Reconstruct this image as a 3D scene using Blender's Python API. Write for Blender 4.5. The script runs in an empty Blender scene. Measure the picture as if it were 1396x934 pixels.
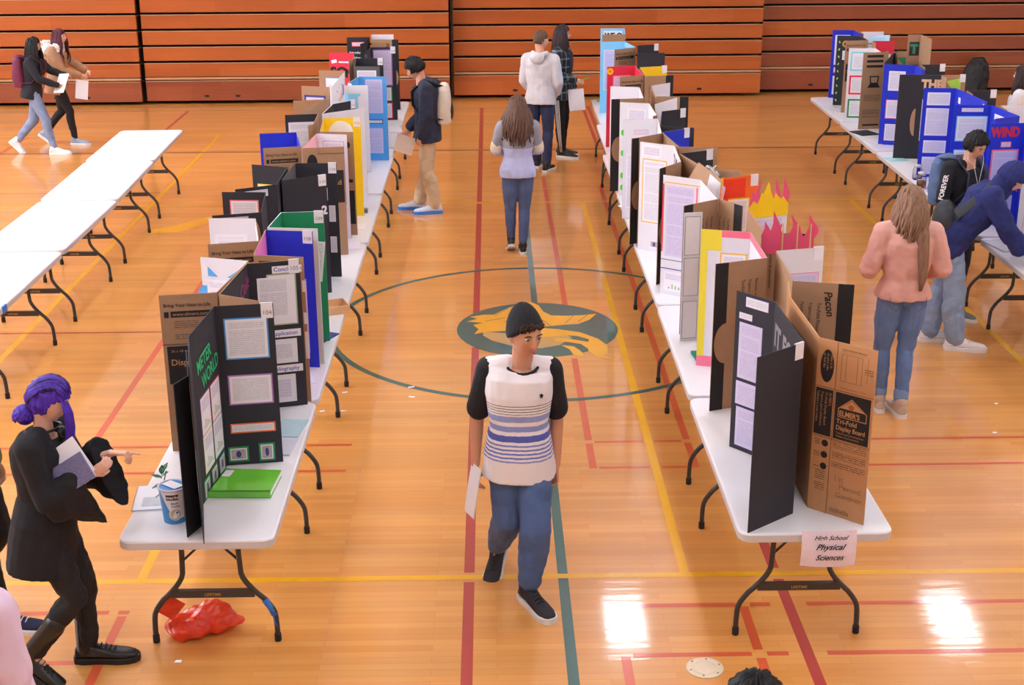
import bpy, math, random
from mathutils import Vector, Matrix, noise
R = random.Random(7)
PI = math.pi
V = Vector
scene = bpy.context.scene
COL = scene.collection

# ------------------------------------------------------------------ camera
F_PX, PITCH, YAW, ROLL, CAM_H = 1894.156, 0.334745, 0.013982, -0.005944, 3.8661
cp, sp = math.cos(PITCH), math.sin(PITCH)
FWD = V((math.sin(YAW) * cp, math.cos(YAW) * cp, -sp))
R0 = V((math.cos(YAW), -math.sin(YAW), 0))
U0 = R0.cross(FWD)
RT = math.cos(ROLL) * R0 + math.sin(ROLL) * U0
UP = -math.sin(ROLL) * R0 + math.cos(ROLL) * U0
cam_d = bpy.data.cameras.new('camera')
cam = bpy.data.objects.new('camera', cam_d)
COL.objects.link(cam)
cam_d.sensor_width = 36
cam_d.lens = F_PX / 1396 * 36
cam_d.clip_end = 200
M = Matrix((RT, UP, -FWD)).transposed().to_4x4()
M.translation = V((0, 0, CAM_H))
cam.matrix_world = M
scene.camera = cam
vs = scene.view_settings
vs.view_transform = 'Standard'; vs.look = 'None'; vs.gamma = 1; vs.use_curve_mapping = False
vs.exposure = 0.0

# ------------------------------------------------------------------ colours and materials
def lin(c):
    return tuple(((v / 255) / 12.92 if v / 255 <= 0.04045 else ((v / 255 + 0.055) / 1.055) ** 2.4) for v in c)
MATS = {}
def nd(nt, t, **kw):
    n = nt.nodes.new(t)
    for k, v in kw.items():
        if k in n.inputs.keys(): n.inputs[k].default_value = v
        else: setattr(n, k, v)
    return n
def mat(name, c, rough=0.6, var=0.08, scale=30, metal=0, bump=0, spec=0.5, coat=0, subs=0):
    if name in MATS: return MATS[name]
    m = bpy.data.materials.new(name); m.use_nodes = True
    nt = m.node_tree; b = nt.nodes['Principled BSDF']
    col = lin(c) if max(c) > 1 else c
    tc = nd(nt, 'ShaderNodeTexCoord'); nz = nd(nt, 'ShaderNodeTexNoise', Scale=scale, Detail=3.0)
    nt.links.new(tc.outputs['Object'], nz.inputs['Vector'])
    mx = nd(nt, 'ShaderNodeMix', data_type='RGBA')
    mx.inputs['A'].default_value = (*[max(0, v * (1 - var)) for v in col], 1)
    mx.inputs['B'].default_value = (*[min(1, v * (1 + var)) for v in col], 1)
    nt.links.new(nz.outputs['Fac'], mx.inputs['Factor'])
    nt.links.new(mx.outputs['Result'], b.inputs['Base Color'])
    b.inputs['Roughness'].default_value = rough
    b.inputs['Metallic'].default_value = metal
    b.inputs['Specular IOR Level'].default_value = spec
    b.inputs['Coat Weight'].default_value = coat
    if subs: 
        b.inputs['Subsurface Weight'].default_value = subs; b.inputs['Subsurface Scale'].default_value = 0.01
    if bump:
        bp = nd(nt, 'ShaderNodeBump', Strength=bump, Distance=0.01)
        nt.links.new(nz.outputs['Fac'], bp.inputs['Height']); nt.links.new(bp.outputs['Normal'], b.inputs['Normal'])
    MATS[name] = m
    return m
def L(nt, a, b): nt.links.new(a, b)
def mth(nt, op, a, b=None, c=None):
    n = nd(nt, 'ShaderNodeMath', operation=op)
    for i, v in enumerate((a, b, c)):
        if v is None: continue
        if isinstance(v, (int, float)): n.inputs[i].default_value = v
        else: nt.links.new(v, n.inputs[i])
    return n.outputs[0]
def print_mat(name, paper, ink, pitch=0.009, strength=0.75):
    """a sheet printed with lines of small type: rows by v, words by noise along u"""
    if name in MATS: return MATS[name]
    m = bpy.data.materials.new(name); m.use_nodes = True
    nt = m.node_tree; b = nt.nodes['Principled BSDF']
    uv = nd(nt, 'ShaderNodeUVMap'); s = nd(nt, 'ShaderNodeSeparateXYZ'); L(nt, uv.outputs[0], s.inputs[0])
    row = mth(nt, 'DIVIDE', s.outputs[1], pitch)
    line = mth(nt, 'LESS_THAN', mth(nt, 'FRACT', row), 0.5)
    cb = nd(nt, 'ShaderNodeCombineXYZ')
    L(nt, mth(nt, 'MULTIPLY', s.outputs[0], 260), cb.inputs[0]); L(nt, mth(nt, 'MULTIPLY', mth(nt, 'FLOOR', row), 7.3), cb.inputs[1])
    nz = nd(nt, 'ShaderNodeTexNoise', Scale=1.0, Detail=1.0); L(nt, cb.outputs[0], nz.inputs['Vector'])
    word = mth(nt, 'GREATER_THAN', nz.outputs['Fac'], 0.42)
    cb2 = nd(nt, 'ShaderNodeCombineXYZ'); L(nt, mth(nt, 'FLOOR', row), cb2.inputs[1])
    nz2 = nd(nt, 'ShaderNodeTexNoise', Scale=0.37, Detail=0.0); L(nt, cb2.outputs[0], nz2.inputs['Vector'])
    para = mth(nt, 'GREATER_THAN', nz2.outputs['Fac'], 0.36)
    f = mth(nt, 'MULTIPLY', mth(nt, 'MULTIPLY', mth(nt, 'MULTIPLY', line, word), para), strength)
    mx = nd(nt, 'ShaderNodeMix', data_type='RGBA')
    mx.inputs['A'].default_value = (*lin(paper), 1); mx.inputs['B'].default_value = (*lin(ink), 1)
    L(nt, f, mx.inputs['Factor']); L(nt, mx.outputs['Result'], b.inputs['Base Color'])
    b.inputs['Roughness'].default_value = 0.7
    MATS[name] = m
    return m

def wood_mat(name, c1, c2, c3, bw, bh, axis='xy', rough=0.25, coat=0.0, streak=0.5, spec=0.5, tint=None):
    """strips of wood: long bricks with a grain of stretched noise"""
    m = bpy.data.materials.new(name); m.use_nodes = True
    nt = m.node_tree; b = nt.nodes['Principled BSDF']
    tc = nd(nt, 'ShaderNodeTexCoord'); s = nd(nt, 'ShaderNodeSeparateXYZ'); L(nt, tc.outputs['Object'], s.inputs[0])
    cb = nd(nt, 'ShaderNodeCombineXYZ'); L(nt, s.outputs[0], cb.inputs[0]); L(nt, s.outputs[1 if axis == 'xy' else 2], cb.inputs[1])
    br = nd(nt, 'ShaderNodeTexBrick', Scale=1.0, offset=0.37, squash=1.0)
    br.inputs['Brick Width'].default_value = bw; br.inputs['Row Height'].default_value = bh
    br.inputs['Mortar Size'].default_value = 0.0012 if axis == 'xy' else 0.0008
    br.inputs['Color1'].default_value = (*lin(c1), 1); br.inputs['Color2'].default_value = (*lin(c2), 1)
    br.inputs['Mortar'].default_value = (*[v * 1.05 for v in lin(c3)], 1)
    br.inputs['Bias'].default_value = 0.0
    L(nt, cb.outputs[0], br.inputs['Vector'])
    mp = nd(nt, 'ShaderNodeMapping'); mp.inputs['Scale'].default_value = (1.2, 34, 1) 
    L(nt, cb.outputs[0], mp.inputs['Vector'])
    nz = nd(nt, 'ShaderNodeTexNoise', Scale=1.0, Detail=5.0, Roughness=0.6); L(nt, mp.outputs[0], nz.inputs['Vector'])
    mx = nd(nt, 'ShaderNodeMix', data_type='RGBA'); mx.inputs['B'].default_value = (*lin(c3), 1)
    L(nt, br.outputs['Color'], mx.inputs['A'])
    L(nt, mth(nt, 'MULTIPLY', mth(nt, 'SUBTRACT', nz.outputs['Fac'], 0.3), streak), mx.inputs['Factor'])
    mp2 = nd(nt, 'ShaderNodeMapping'); mp2.inputs['Scale'].default_value = (0.35, 3.2, 1); L(nt, cb.outputs[0], mp2.inputs['Vector'])
    nz2 = nd(nt, 'ShaderNodeTexNoise', Scale=1.0, Detail=2.0); L(nt, mp2.outputs[0], nz2.inputs['Vector'])
    hs = nd(nt, 'ShaderNodeHueSaturation'); L(nt, mx.outputs['Result'], hs.inputs['Color'])
    L(nt, mth(nt, 'ADD', mth(nt, 'MULTIPLY', nz2.outputs['Fac'], 0.5), 0.76), hs.inputs['Value'])
    out = hs.outputs[0]
    L(nt, out, b.inputs['Base Color'])
    b.inputs['Roughness'].default_value = rough; b.inputs['Coat Weight'].default_value = coat; b.inputs['Coat Roughness'].default_value = 0.07
    b.inputs['Specular IOR Level'].default_value = spec
    mp3 = nd(nt, 'ShaderNodeMapping'); mp3.inputs['Scale'].default_value = (0.9, 17.5, 1); L(nt, cb.outputs[0], mp3.inputs['Vector'])
    nz3 = nd(nt, 'ShaderNodeTexNoise', Scale=1.0, Detail=2.0); L(nt, mp3.outputs[0], nz3.inputs['Vector'])
    bp = nd(nt, 'ShaderNodeBump', Strength=0.10, Distance=0.004); L(nt, nz3.outputs['Fac'], bp.inputs['Height'])
    L(nt, bp.outputs['Normal'], b.inputs['Normal']); L(nt, bp.outputs['Normal'], b.inputs['Coat Normal'])
    MATS[name] = m
    return m

# ------------------------------------------------------------------ mesh builder
class MB:
    def __init__(s): s.v = []; s.f = []; s.m = []; s.uv = []; s.mats = []; s.smooth = []
    def mi(s, m):
        if m is None: return 0
        if m not in s.mats: s.mats.append(m)
        return s.mats.index(m)
    def face(s, pts, m=None, uv=None, smooth=False):
        n = len(s.v); s.v += [V(p) for p in pts]; s.f.append(list(range(n, n + len(pts)))); s.m.append(s.mi(m)); s.uv.append(uv); s.smooth.append(smooth)
    def grid(s, rows, m=None, closed=True, cap=True, smooth=True):
        n0 = len(s.v); k = len(rows[0]); i = s.mi(m)
        for r in rows: s.v += [V(p) for p in r]
        for a in range(len(rows) - 1):
            for b in range(k if closed else k - 1):
                c = (b + 1) % k
                s.f.append([n0 + a * k + b, n0 + a * k + c, n0 + (a + 1) * k + c, n0 + (a + 1) * k + b]); s.m.append(i); s.uv.append(None); s.smooth.append(smooth)
        if cap and closed:
            s.f.append([n0 + j for j in reversed(range(k))]); s.m.append(i); s.uv.append(None); s.smooth.append(False)
            s.f.append([n0 + (len(rows) - 1) * k + j for j in range(k)]); s.m.append(i); s.uv.append(None); s.smooth.append(False)
    def box(s, x0, x1, y0, y1, z0, z1, m=None, M=None):
        c = [V((x, y, z)) for z in (z0, z1) for (x, y) in ((x0, y0), (x1, y0), (x1, y1), (x0, y1))]
        if M: c = [M @ p for p in c]
        n = len(s.v); s.v += c; i = s.mi(m)
        for q in ((3, 2, 1, 0), (4, 5, 6, 7), (0, 1, 5, 4), (1, 2, 6, 5), (2, 3, 7, 6), (3, 0, 4, 7)):
            s.f.append([n + j for j in q]); s.m.append(i); s.uv.append(None); s.smooth.append(False)
    def tube(s, pts, rad, m=None, n=10, flat=None, up=None, smooth=True):
        """sweep along pts; rad number or list (each r or (ra, rb)), frames carried along the path"""
        pts = [V(p) for p in pts]
        rows = []; prev = None
        for i, p in enumerate(pts):
            t = (pts[min(i + 1, len(pts) - 1)] - pts[max(i - 1, 0)]).normalized()
            if prev is None:
                a = V(up) if up else (V((0, 0, 1)) if abs(t.z) < 0.9 else V((0, 1, 0)))
            else: a = prev
            a = (a - t * a.dot(t)).normalized(); prev = a; b = t.cross(a)
            r = rad[i] if isinstance(rad, (list, tuple)) else rad
            ra, rb = r if isinstance(r, (list, tuple)) else (r, r)
            rows.append([p + a * (ra * math.cos(2 * PI * j / n)) + b * (rb * math.sin(2 * PI * j / n)) for j in range(n)])
        s.grid(rows, m, smooth=smooth)
    def ball(s, c, r, m=None, n=14, M=None):
        c = V(c); r = V((r, r, r)) if isinstance(r, (int, float)) else V(r); rows = []
        for i in range(1, n):
            th = PI * i / n
            row = []
            for j in range(2 * n):
                ph = PI * j / n
                d = V((r.x * math.sin(th) * math.cos(ph), r.y * math.sin(th) * math.sin(ph), r.z * -math.cos(th)))
                if M: d = M @ d
                row.append(c + d)
            rows.append(row)
        s.grid(rows, m)
    def lathe(s, prof, c=(0, 0, 0), m=None, n=24, cap=True):
        c = V(c)
        s.grid([[c + V((r * math.cos(2 * PI * j / n), r * math.sin(2 * PI * j / n), z)) for j in range(n)] for r, z in prof], m, cap=cap)
    def poly(s, pts2, z0, z1, M=None, m=None, m_side=None):
        """prism of an outline in a plane, local (u, v) with thickness along w"""
        M = M or Matrix.Identity(4)
        a = [M @ V((p[0], p[1], z0)) for p in pts2]; b = [M @ V((p[0], p[1], z1)) for p in pts2]
        n = len(s.v); k = len(pts2); s.v += a + b; i = s.mi(m); i2 = s.mi(m_side) if m_side else i
        s.f.append([n + j for j in reversed(range(k))]); s.m.append(i); s.uv.append(None); s.smooth.append(False)
        s.f.append([n + k + j for j in range(k)]); s.m.append(i); s.uv.append(None); s.smooth.append(False)
        for j in range(k):
            s.f.append([n + j, n + (j + 1) % k, n + k + (j + 1) % k, n + k + j]); s.m.append(i2); s.uv.append(None); s.smooth.append(False)
    def build(s, name, m=None, parent=None, loc=None):
        me = bpy.data.meshes.new(name)
        off = V(loc) if loc is not None else V((0, 0, 0))
        if parent is not None and loc is None:
            q = parent
            while q is not None: off = off + q.location; q = q.parent
        me.from_pydata([tuple(p - off) for p in s.v], [], s.f)
        for mm in (s.mats or [m]): me.materials.append(mm)
        if m is not None and s.mats and None not in s.mats and len(s.mats) == 0: me.materials.append(m)
        me.polygons.foreach_set('material_index', s.m); me.polygons.foreach_set('use_smooth', s.smooth)
        if any(u for u in s.uv):
            ul = me.uv_layers.new(name='UVMap'); k = 0
            for fi, f in enumerate(s.f):
                for j in range(len(f)):
                    if s.uv[fi]: ul.data[k].uv = s.uv[fi][j]
                    k += 1
        me.update()
        o = bpy.data.objects.new(name, me); COL.objects.link(o)
        if parent is not None: o.parent = parent
        if loc is not None: o.location = loc
        return o
def tag(o, label=None, cat=None, group=None, kind=None):
    if label: o['label'] = label
    if cat: o['category'] = cat
    if group: o['group'] = group
    if kind: o['kind'] = kind
    return o
def empty(name, loc, label, cat, group=None):
    o = bpy.data.objects.new(name, None); COL.objects.link(o); o.location = loc; o.empty_display_size = 0.1
    return tag(o, label, cat, group)
def children_of(o): return [c for c in bpy.data.objects if c.parent == o]
def copy_tree(o, parent=None):
    c = o.copy(); COL.objects.link(c); c.parent = parent
    for ch in children_of(o): copy_tree(ch, c)
    return c
def struct(name, mb, m=None):
    o = mb.build(name, m); o['kind'] = 'structure'; return o
_tc = {}
def text_mb(mb, s, size, M, m, depth=0.0008, align='LEFT', bold=0.0, sx=1.0, shear=0.0):
    """lettering as real outlines in the plane of M (x right, y up, z out)"""
    key = (s, align, bold, shear)
    if key not in _tc:
        cu = bpy.data.curves.new('lettering', 'FONT'); cu.body = s; cu.size = 1; cu.extrude = 0.0; cu.align_x = align; cu.offset = bold; cu.shear = shear
        cu.resolution_u = 3
        ob = bpy.data.objects.new('lettering', cu); COL.objects.link(ob)
        dg = bpy.context.evaluated_depsgraph_get(); me = ob.evaluated_get(dg).to_mesh()
        _tc[key] = ([v.co.copy() for v in me.vertices], [list(p.vertices) for p in me.polygons])
        ob.evaluated_get(dg).to_mesh_clear(); bpy.data.objects.remove(ob); bpy.data.curves.remove(cu)
    vs_, fs_ = _tc[key]
    n = len(mb.v); i = mb.mi(m)
    mb.v += [M @ V((v.x * size * sx, v.y * size, depth)) for v in vs_]
    for f in fs_: mb.f.append([n + j for j in f]); mb.m.append(i); mb.uv.append(None); mb.smooth.append(False)

# ------------------------------------------------------------------ the hall
floor_m = wood_mat('varnished maple strips', (226, 162, 90), (217, 147, 72), (203, 128, 55), 0.9, 0.057, rough=0.32, coat=0.75, streak=0.35)
paintc = dict(red=(178, 60, 58), orange=(214, 92, 56), yellow=(240, 176, 18), green=(44, 96, 94), dark=(96, 84, 68), gold=(244, 178, 40), tan=(200, 164, 98))
def paint(k):
    m = mat('court paint ' + k, paintc[k], rough=0.32, var=0.1, scale=6, coat=0.75); m.node_tree.nodes['Principled BSDF'].inputs['Coat Roughness'].default_value = 0.07
    return m
fl = MB()
X0, X1, Y0, Y1, ZC = -13.0, 14.0, -6.0, 27.0, 7.6
fl.face([(X0, Y0, 0), (X1, Y0, 0), (X1, Y1, 0), (X0, Y1, 0)], floor_m)
LZ = [0.0006]
def rect(x0, x1, y0, y1, k):
    LZ[0] += 0.00001; z = LZ[0]
    fl.face([(x0, y0, z), (x1, y0, z), (x1, y1, z), (x0, y1, z)], paint(k))
def yl(x, segs, k, w=0.05):
    for a, b in segs: rect(x - w / 2, x + w / 2, a, b, k)
def xl(y, segs, k, w=0.05):
    for a, b in segs: rect(a, b, y - w / 2, y + w / 2, k)
yl(0.381, [(2, 10.72), (12.2, 19.36)], 'green', 0.058)
yl(-0.153, [(2, 6.99), (7.1, 11.0), (11.9, 16.15), (16.25, 19.32), (19.44, 22.9)], 'red', 0.06)
yl(1.08, [(7.075, 16.16)], 'yellow', 0.055)
yl(0.66, [(2, 6.19), (8.52, 8.94), (9.0, 10.7), (10.95, 16.9), (16.95, 17.6)], 'orange')
yl(1.35, [(2, 6.16), (6.24, 6.68), (8.52, 8.94), (9.0, 17)], 'orange')
yl(1.60, [(2, 6.98), (7.11, 19.3), (19.4, 23.0)], 'red', 0.06)
yl(1.51, [(19.6, 22.8)], 'red')
yl(-2.82, [(9.0, 17)], 'orange'); yl(-2.03, [(2, 6.66)], 'orange'); yl(-2.02, [(7.075, 16.16)], 'yellow', 0.055)
yl(-4.06, [(9, 20.7)], 'yellow', 0.055); yl(4.28, [(7.075, 16.16)], 'yellow', 0.055)
yl(-4.96, [(19.44, 22.8)], 'red'); yl(-6.9, [(17, 20.6)], 'orange'); yl(6.9, [(17, 22.6)], 'red')
xl(7.046, [(-9, 12)], 'yellow', 0.052); xl(16.2, [(-9, 12)], 'yellow'); xl(20.7, [(-9, -4.06)], 'yellow'); xl(19.38, [(-12, 13)], 'dark', 0.07)
for y in (8.53, 8.97): xl(y, [(-9, -2.86), (-2.78, -1.0), (0.7, 1.04), (1.12, 1.31), (1.7, 9)], 'orange', 0.035)
for y in (6.2, 6.7): xl(y, [(-9, -2.11), (0.70, 1.31), (1.39, 1.5), (1.7, 9)], 'orange', 0.04)
xl(6.7, [(-2.06, -2.0)], 'orange', 0.04)
xl(11.49, [(-9, -1.9)], 'red', 0.03); xl(16.9, [(-9, -4.1)], 'red', 0.03); xl(17.05, [(0.8, 1.4)], 'orange', 0.03)
xl(22.85, [(-12, 13)], 'dark', 0.03)
def ring(c, r, w, k, n=96, z=0.0018):
    for i in range(n):
        a, b = 2 * PI * i / n, 2 * PI * (i + 1) / n
        fl.face([(c[0] + (r - w / 2) * math.cos(a), c[1] + (r - w / 2) * math.sin(a), z), (c[0] + (r + w / 2) * math.cos(a), c[1] + (r + w / 2) * math.sin(a), z),
                 (c[0] + (r + w / 2) * math.cos(b), c[1] + (r + w / 2) * math.sin(b), z), (c[0] + (r - w / 2) * math.cos(b), c[1] + (r - w / 2) * math.sin(b), z)], paint(k))
ring((0.381, 11.57), 1.80, 0.055, 'green')
ECX, ECY, ER = 0.381, 11.47, 0.70
fl.face([(ECX + ER * math.cos(2 * PI * i / 64), ECY + 0.74 * math.sin(2 * PI * i / 64), 0.0022) for i in range(64)], paint('green'))
def emb(px, k, z):        # emblem outline laid out on a 1396 wide tracing of the painted floor, mapped to metres
    fl.face([((ECX + (x - 733) * 0.00645), (ECY + (449 - y) * f), z) for x, y, f in [(a, b, 0.0192) for a, b in px]], paint(k))
emb([(660, 452), (690, 455), (740, 456), (770, 458), (778, 462), (760, 472), (735, 476), (700, 473), (672, 465), (660, 458)][::-1], 'tan', 0.0025)
emb([(641, 431), (660, 428), (675, 428), (690, 420), (705, 414), (712, 420), (706, 434), (700, 450), (690, 452), (665, 453), (648, 456), (654, 449), (646, 443), (660, 440), (637, 438), (652, 434)][::-1], 'gold', 0.0028)
emb([(719, 410), (728, 409), (738, 414), (744, 424), (754, 430), (775, 431), (800, 430), (818, 428), (806, 437), (790, 443), (770, 444), (748, 446), (722, 445), (714, 432), (716, 420)][::-1], 'gold', 0.0028)
emb([(700, 452), (735, 448), (760, 450), (790, 455), (812, 464), (822, 473), (820, 483), (812, 487), (831, 492), (806, 489), (796, 480), (796, 471), (800, 465), (785, 460), (770, 459), (745, 461), (715, 461)][::-1], 'gold', 0.0031)
emb([(752, 462), (775, 464), (797, 468), (802, 474), (797, 478), (788, 471), (770, 468), (756, 467)], 'gold', 0.0033)
emb([(762, 472), (778, 474), (786, 480), (790, 487), (795, 490), (776, 485), (772, 478)], 'gold', 0.0033)
for a, b in (((742, 437), (752, 446)), ((772, 442), (785, 431)), ((790, 440), (805, 430)), ((690, 440), (702, 424)), ((662, 438), (690, 433)), ((676, 430), (694, 419)), ((723, 414), (733, 432)), ((733, 432), (742, 437))):
    dx, dy = b[0] - a[0], b[1] - a[1]; l = math.hypot(dx, dy); nx, ny = -dy / l * 0.5, dx / l * 0.5
    q = [(a[0] + nx, a[1] + ny * 0.6), (b[0] + nx, b[1] + ny * 0.6), (b[0] - nx, b[1] - ny * 0.6), (a[0] - nx, a[1] - ny * 0.6)]
    emb(q, 'green', 0.0036)
# painted swoosh at the left of the court
fl.face([(-3.83, 14.86, .001), (-3.45, 14.95, .001), (-3.2, 15.35, .001), (-2.9, 15.5, .001), (-2.6, 15.3, .001), (-2.55, 15.5, .001), (-2.85, 15.75, .001), (-3.25, 15.65, .001), (-3.55, 15.25, .001), (-3.8, 15.05, .001)], paint('gold'))
floor = struct('floor', fl)

wall_m = mat('painted block wall', (225, 220, 212), rough=0.8, var=0.04, scale=3)
def wallbox(name, *a):
    mb = MB(); mb.box(*a, wall_m); return struct(name, mb)
wallbox('wall_left', X0 - .2, X0, Y0, Y1, 0, ZC); wallbox('wall_right', X1, X1 + .2, Y0, Y1, 0, ZC)
wallbox('wall_back', X0, X1, Y1, Y1 + .2, 0, ZC); wallbox('wall_front', X0, X1, Y0 - .2, Y0, 0, ZC)
wallbox('ceiling', X0, X1, Y0, Y1, ZC, ZC + .2)

# ------------------------------------------------------------------ ceiling lights
lamp_m = bpy.data.materials.new('lit tubes'); lamp_m.use_nodes = True
_b = lamp_m.node_tree.nodes['Principled BSDF']; _b.inputs['Emission Color'].default_value = (0.80, 0.895, 1.0, 1); _b.inputs['Emission Strength'].default_value = 51
case_m = mat('white lamp housing', (230, 230, 232), rough=0.4)
LAMP_W = []
lx = [-8.2, -3.1, 2.0, 7.1, 12.0]; ly = [19.0, 14.2, 9.4, 4.6, -0.2]
lamp0 = None
for i, x in enumerate(lx):
    for j, y in enumerate(ly):
        lab = 'white ceiling light with glowing tubes, %s row across, %s from the left wall' % (('farthest', 'second farthest', 'middle', 'second nearest', 'nearest')[j], ('first', 'second', 'third', 'fourth', 'fifth')[i])
        if lamp0 is None:
            lamp0 = empty('ceiling_light', (x, y, 7.4), lab, 'ceiling light', 'ceiling lights')
            mb = MB(); mb.box(x - .42, x + .42, y - .78, y + .78, 7.40, 7.48, case_m); mb.box(x - .46, x + .46, y - .82, y + .82, 7.46, 7.5, case_m); mb.build('housing', None, lamp0)
            mb = MB()
            mb.box(x - .26, x + .26, y - .36, y + .36, 7.385, 7.40, lamp_m)
            for s_ in (-1, 1): mb.box(x - .30, x + .30, y + s_ * .58 - .05, y + s_ * .58 + .05, 7.385, 7.40, lamp_m)
            mb.build('diffuser', None, lamp0)
            mb = MB()
            for s_ in (-1, 1): mb.tube([(x + s_ * .3, y, 7.48), (x + s_ * .3, y, 7.6)], .012, case_m, 8)
            mb.build('hanger', None, lamp0)
        else:
            o = copy_tree(lamp0); o.location = (x, y, 7.4); o['label'] = lab
world = bpy.data.worlds.new('world'); scene.world = world; world.use_nodes = True
world.node_tree.nodes['Background'].inputs[0].default_value = (0.8, 0.85, 1, 1); world.node_tree.nodes['Background'].inputs[1].default_value = 0.0

day_m = bpy.data.materials.new('daylight pane'); day_m.use_nodes = True
_b = day_m.node_tree.nodes['Principled BSDF']; _b.inputs['Emission Color'].default_value = (0.86, 0.92, 1, 1); _b.inputs['Emission Strength'].default_value = 22
for i in range(5):
    y = 6 + i * 3.6; mb = MB(); mb.box(X0 + .01, X0 + .05, y - 1.4, y + 1.4, 4.6, 6.9, case_m)
    for k in (-1, 1): mb.box(X0 + .05, X0 + .06, y + k * .68 - .62, y + k * .68 + .62, 4.7, 6.8, day_m)
    struct('window_%d' % (i + 1), mb)

# ------------------------------------------------------------------ folded bleachers
bl_m = wood_mat('varnished fir bench board', (184, 96, 42), (170, 84, 34), (138, 62, 24), 1.3, 0.30, axis='xz', rough=0.3, coat=0.25, streak=0.55)
bl2_m = wood_mat('darker fir bench board', (150, 76, 46), (138, 64, 38), (108, 48, 28), 1.3, 0.30, axis='xz', rough=0.3, coat=0.25, streak=0.55)
edge_m = mat('board edge with painted light', (190, 140, 104), rough=0.5, scale=4)  # pale tone paints in the light that seat edges catch
dark_m = mat('dark gap steel and hole shade', (22, 20, 20), rough=0.7)
secs = [(-12.9, -5.83, 23.42, -8.5), (-5.79, -0.68, 23.5, -5.0), (-0.64, 4.62, 23.85, 0.0), (4.66, 13.9, 24.2, 5.0)]
slab = ['folded bleacher section behind the two walking women', 'folded bleacher section behind the left table row', 'folded bleacher section behind the standing couple', 'darker folded bleacher section behind the right table row']
HROW = 0.262
for si, (xa, xb, yf, _) in enumerate(secs):
    t = empty('bleacher_section', ((xa + xb) / 2, yf, 0), slab[si], 'bleachers', 'folded bleachers')
    mb = MB(); mb.box(xa + .02, xb - .02, yf + 0.32, yf + 1.3, 0.03, 4.7, dark_m); mb.build('frame', None, t)
    z = 0.06
    for r in range(17):
        h = 0.335 if r == 0 else HROW - 0.035
        yy = yf + 0.012 * r
        m_ = bl2_m if (r == 0 and si != 2) or (si == 3 and r not in (3,)) else bl_m
        mb = MB(); mb.box(xa + .012, xb - .012, yy, yy + .08, z, z + h, m_); mb.box(xa + .012, xb - .012, yy + .08, yy + .30, z + h - .03, z + h - .014, m_)
        mb.box(xa + .012, xb - .012, yy - .012, yy + .05, z + h - .012, z + h, edge_m)
        if r == 0:
            nh = max(2, int((xb - xa) / 2.2))
            for k in range(nh):
                cx = xa + (xb - xa) * (k + .5) / nh
                for dx in (-.26, .26):
                    mb.poly([(cx + dx + .045 * math.cos(a * PI / 8), z + .075 + .02 * math.sin(a * PI / 8)) for a in range(16)], 0, .003, Matrix.Translation((0, yy - .0005, 0)) @ Matrix.Rotation(PI / 2, 4, 'X'), dark_m)  # hand holes: flat dark ovals, the shade inside put in as colour
        mb.build('bench_board', None, t)
        z += h + (0.035 if r else 0.03)
        if r == 0:
            mb = MB(); mb.box(xa + .012, xb - .012, yy - .004, yy + .05, z - .012, z + .022, edge_m); mb.build('seat_edge', None, t); z += 0.036

# ------------------------------------------------------------------ folding tables
top_m = mat('white granite plastic', (232, 230, 236), rough=0.38, var=0.03, scale=160, bump=0.03)
apron_m = mat('greyer plastic apron', (205, 202, 208), rough=0.5, var=0.04, scale=60)
leg_m = mat('dark bronze steel tube', (62, 58, 58), rough=0.4, spec=0.5, var=0.05)
foot_m = mat('black rubber foot', (28, 26, 28), rough=0.7)
gold_m = mat('gold lettering', (190, 150, 70), rough=0.5)
TW, TL, TH = 0.762, 1.83, 0.74
def rrect(w, l, r, n=7):
    pts = []
    for cx, cy, a0 in ((w / 2 - r, l / 2 - r, 0), (-w / 2 + r, l / 2 - r, PI / 2), (-w / 2 + r, -l / 2 + r, PI), (w / 2 - r, -l / 2 + r, 1.5 * PI)):
        for i in range(n): a = a0 + PI / 2 * i / (n - 1); pts.append((cx + r * math.cos(a), cy + r * math.sin(a)))
    return pts
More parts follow.
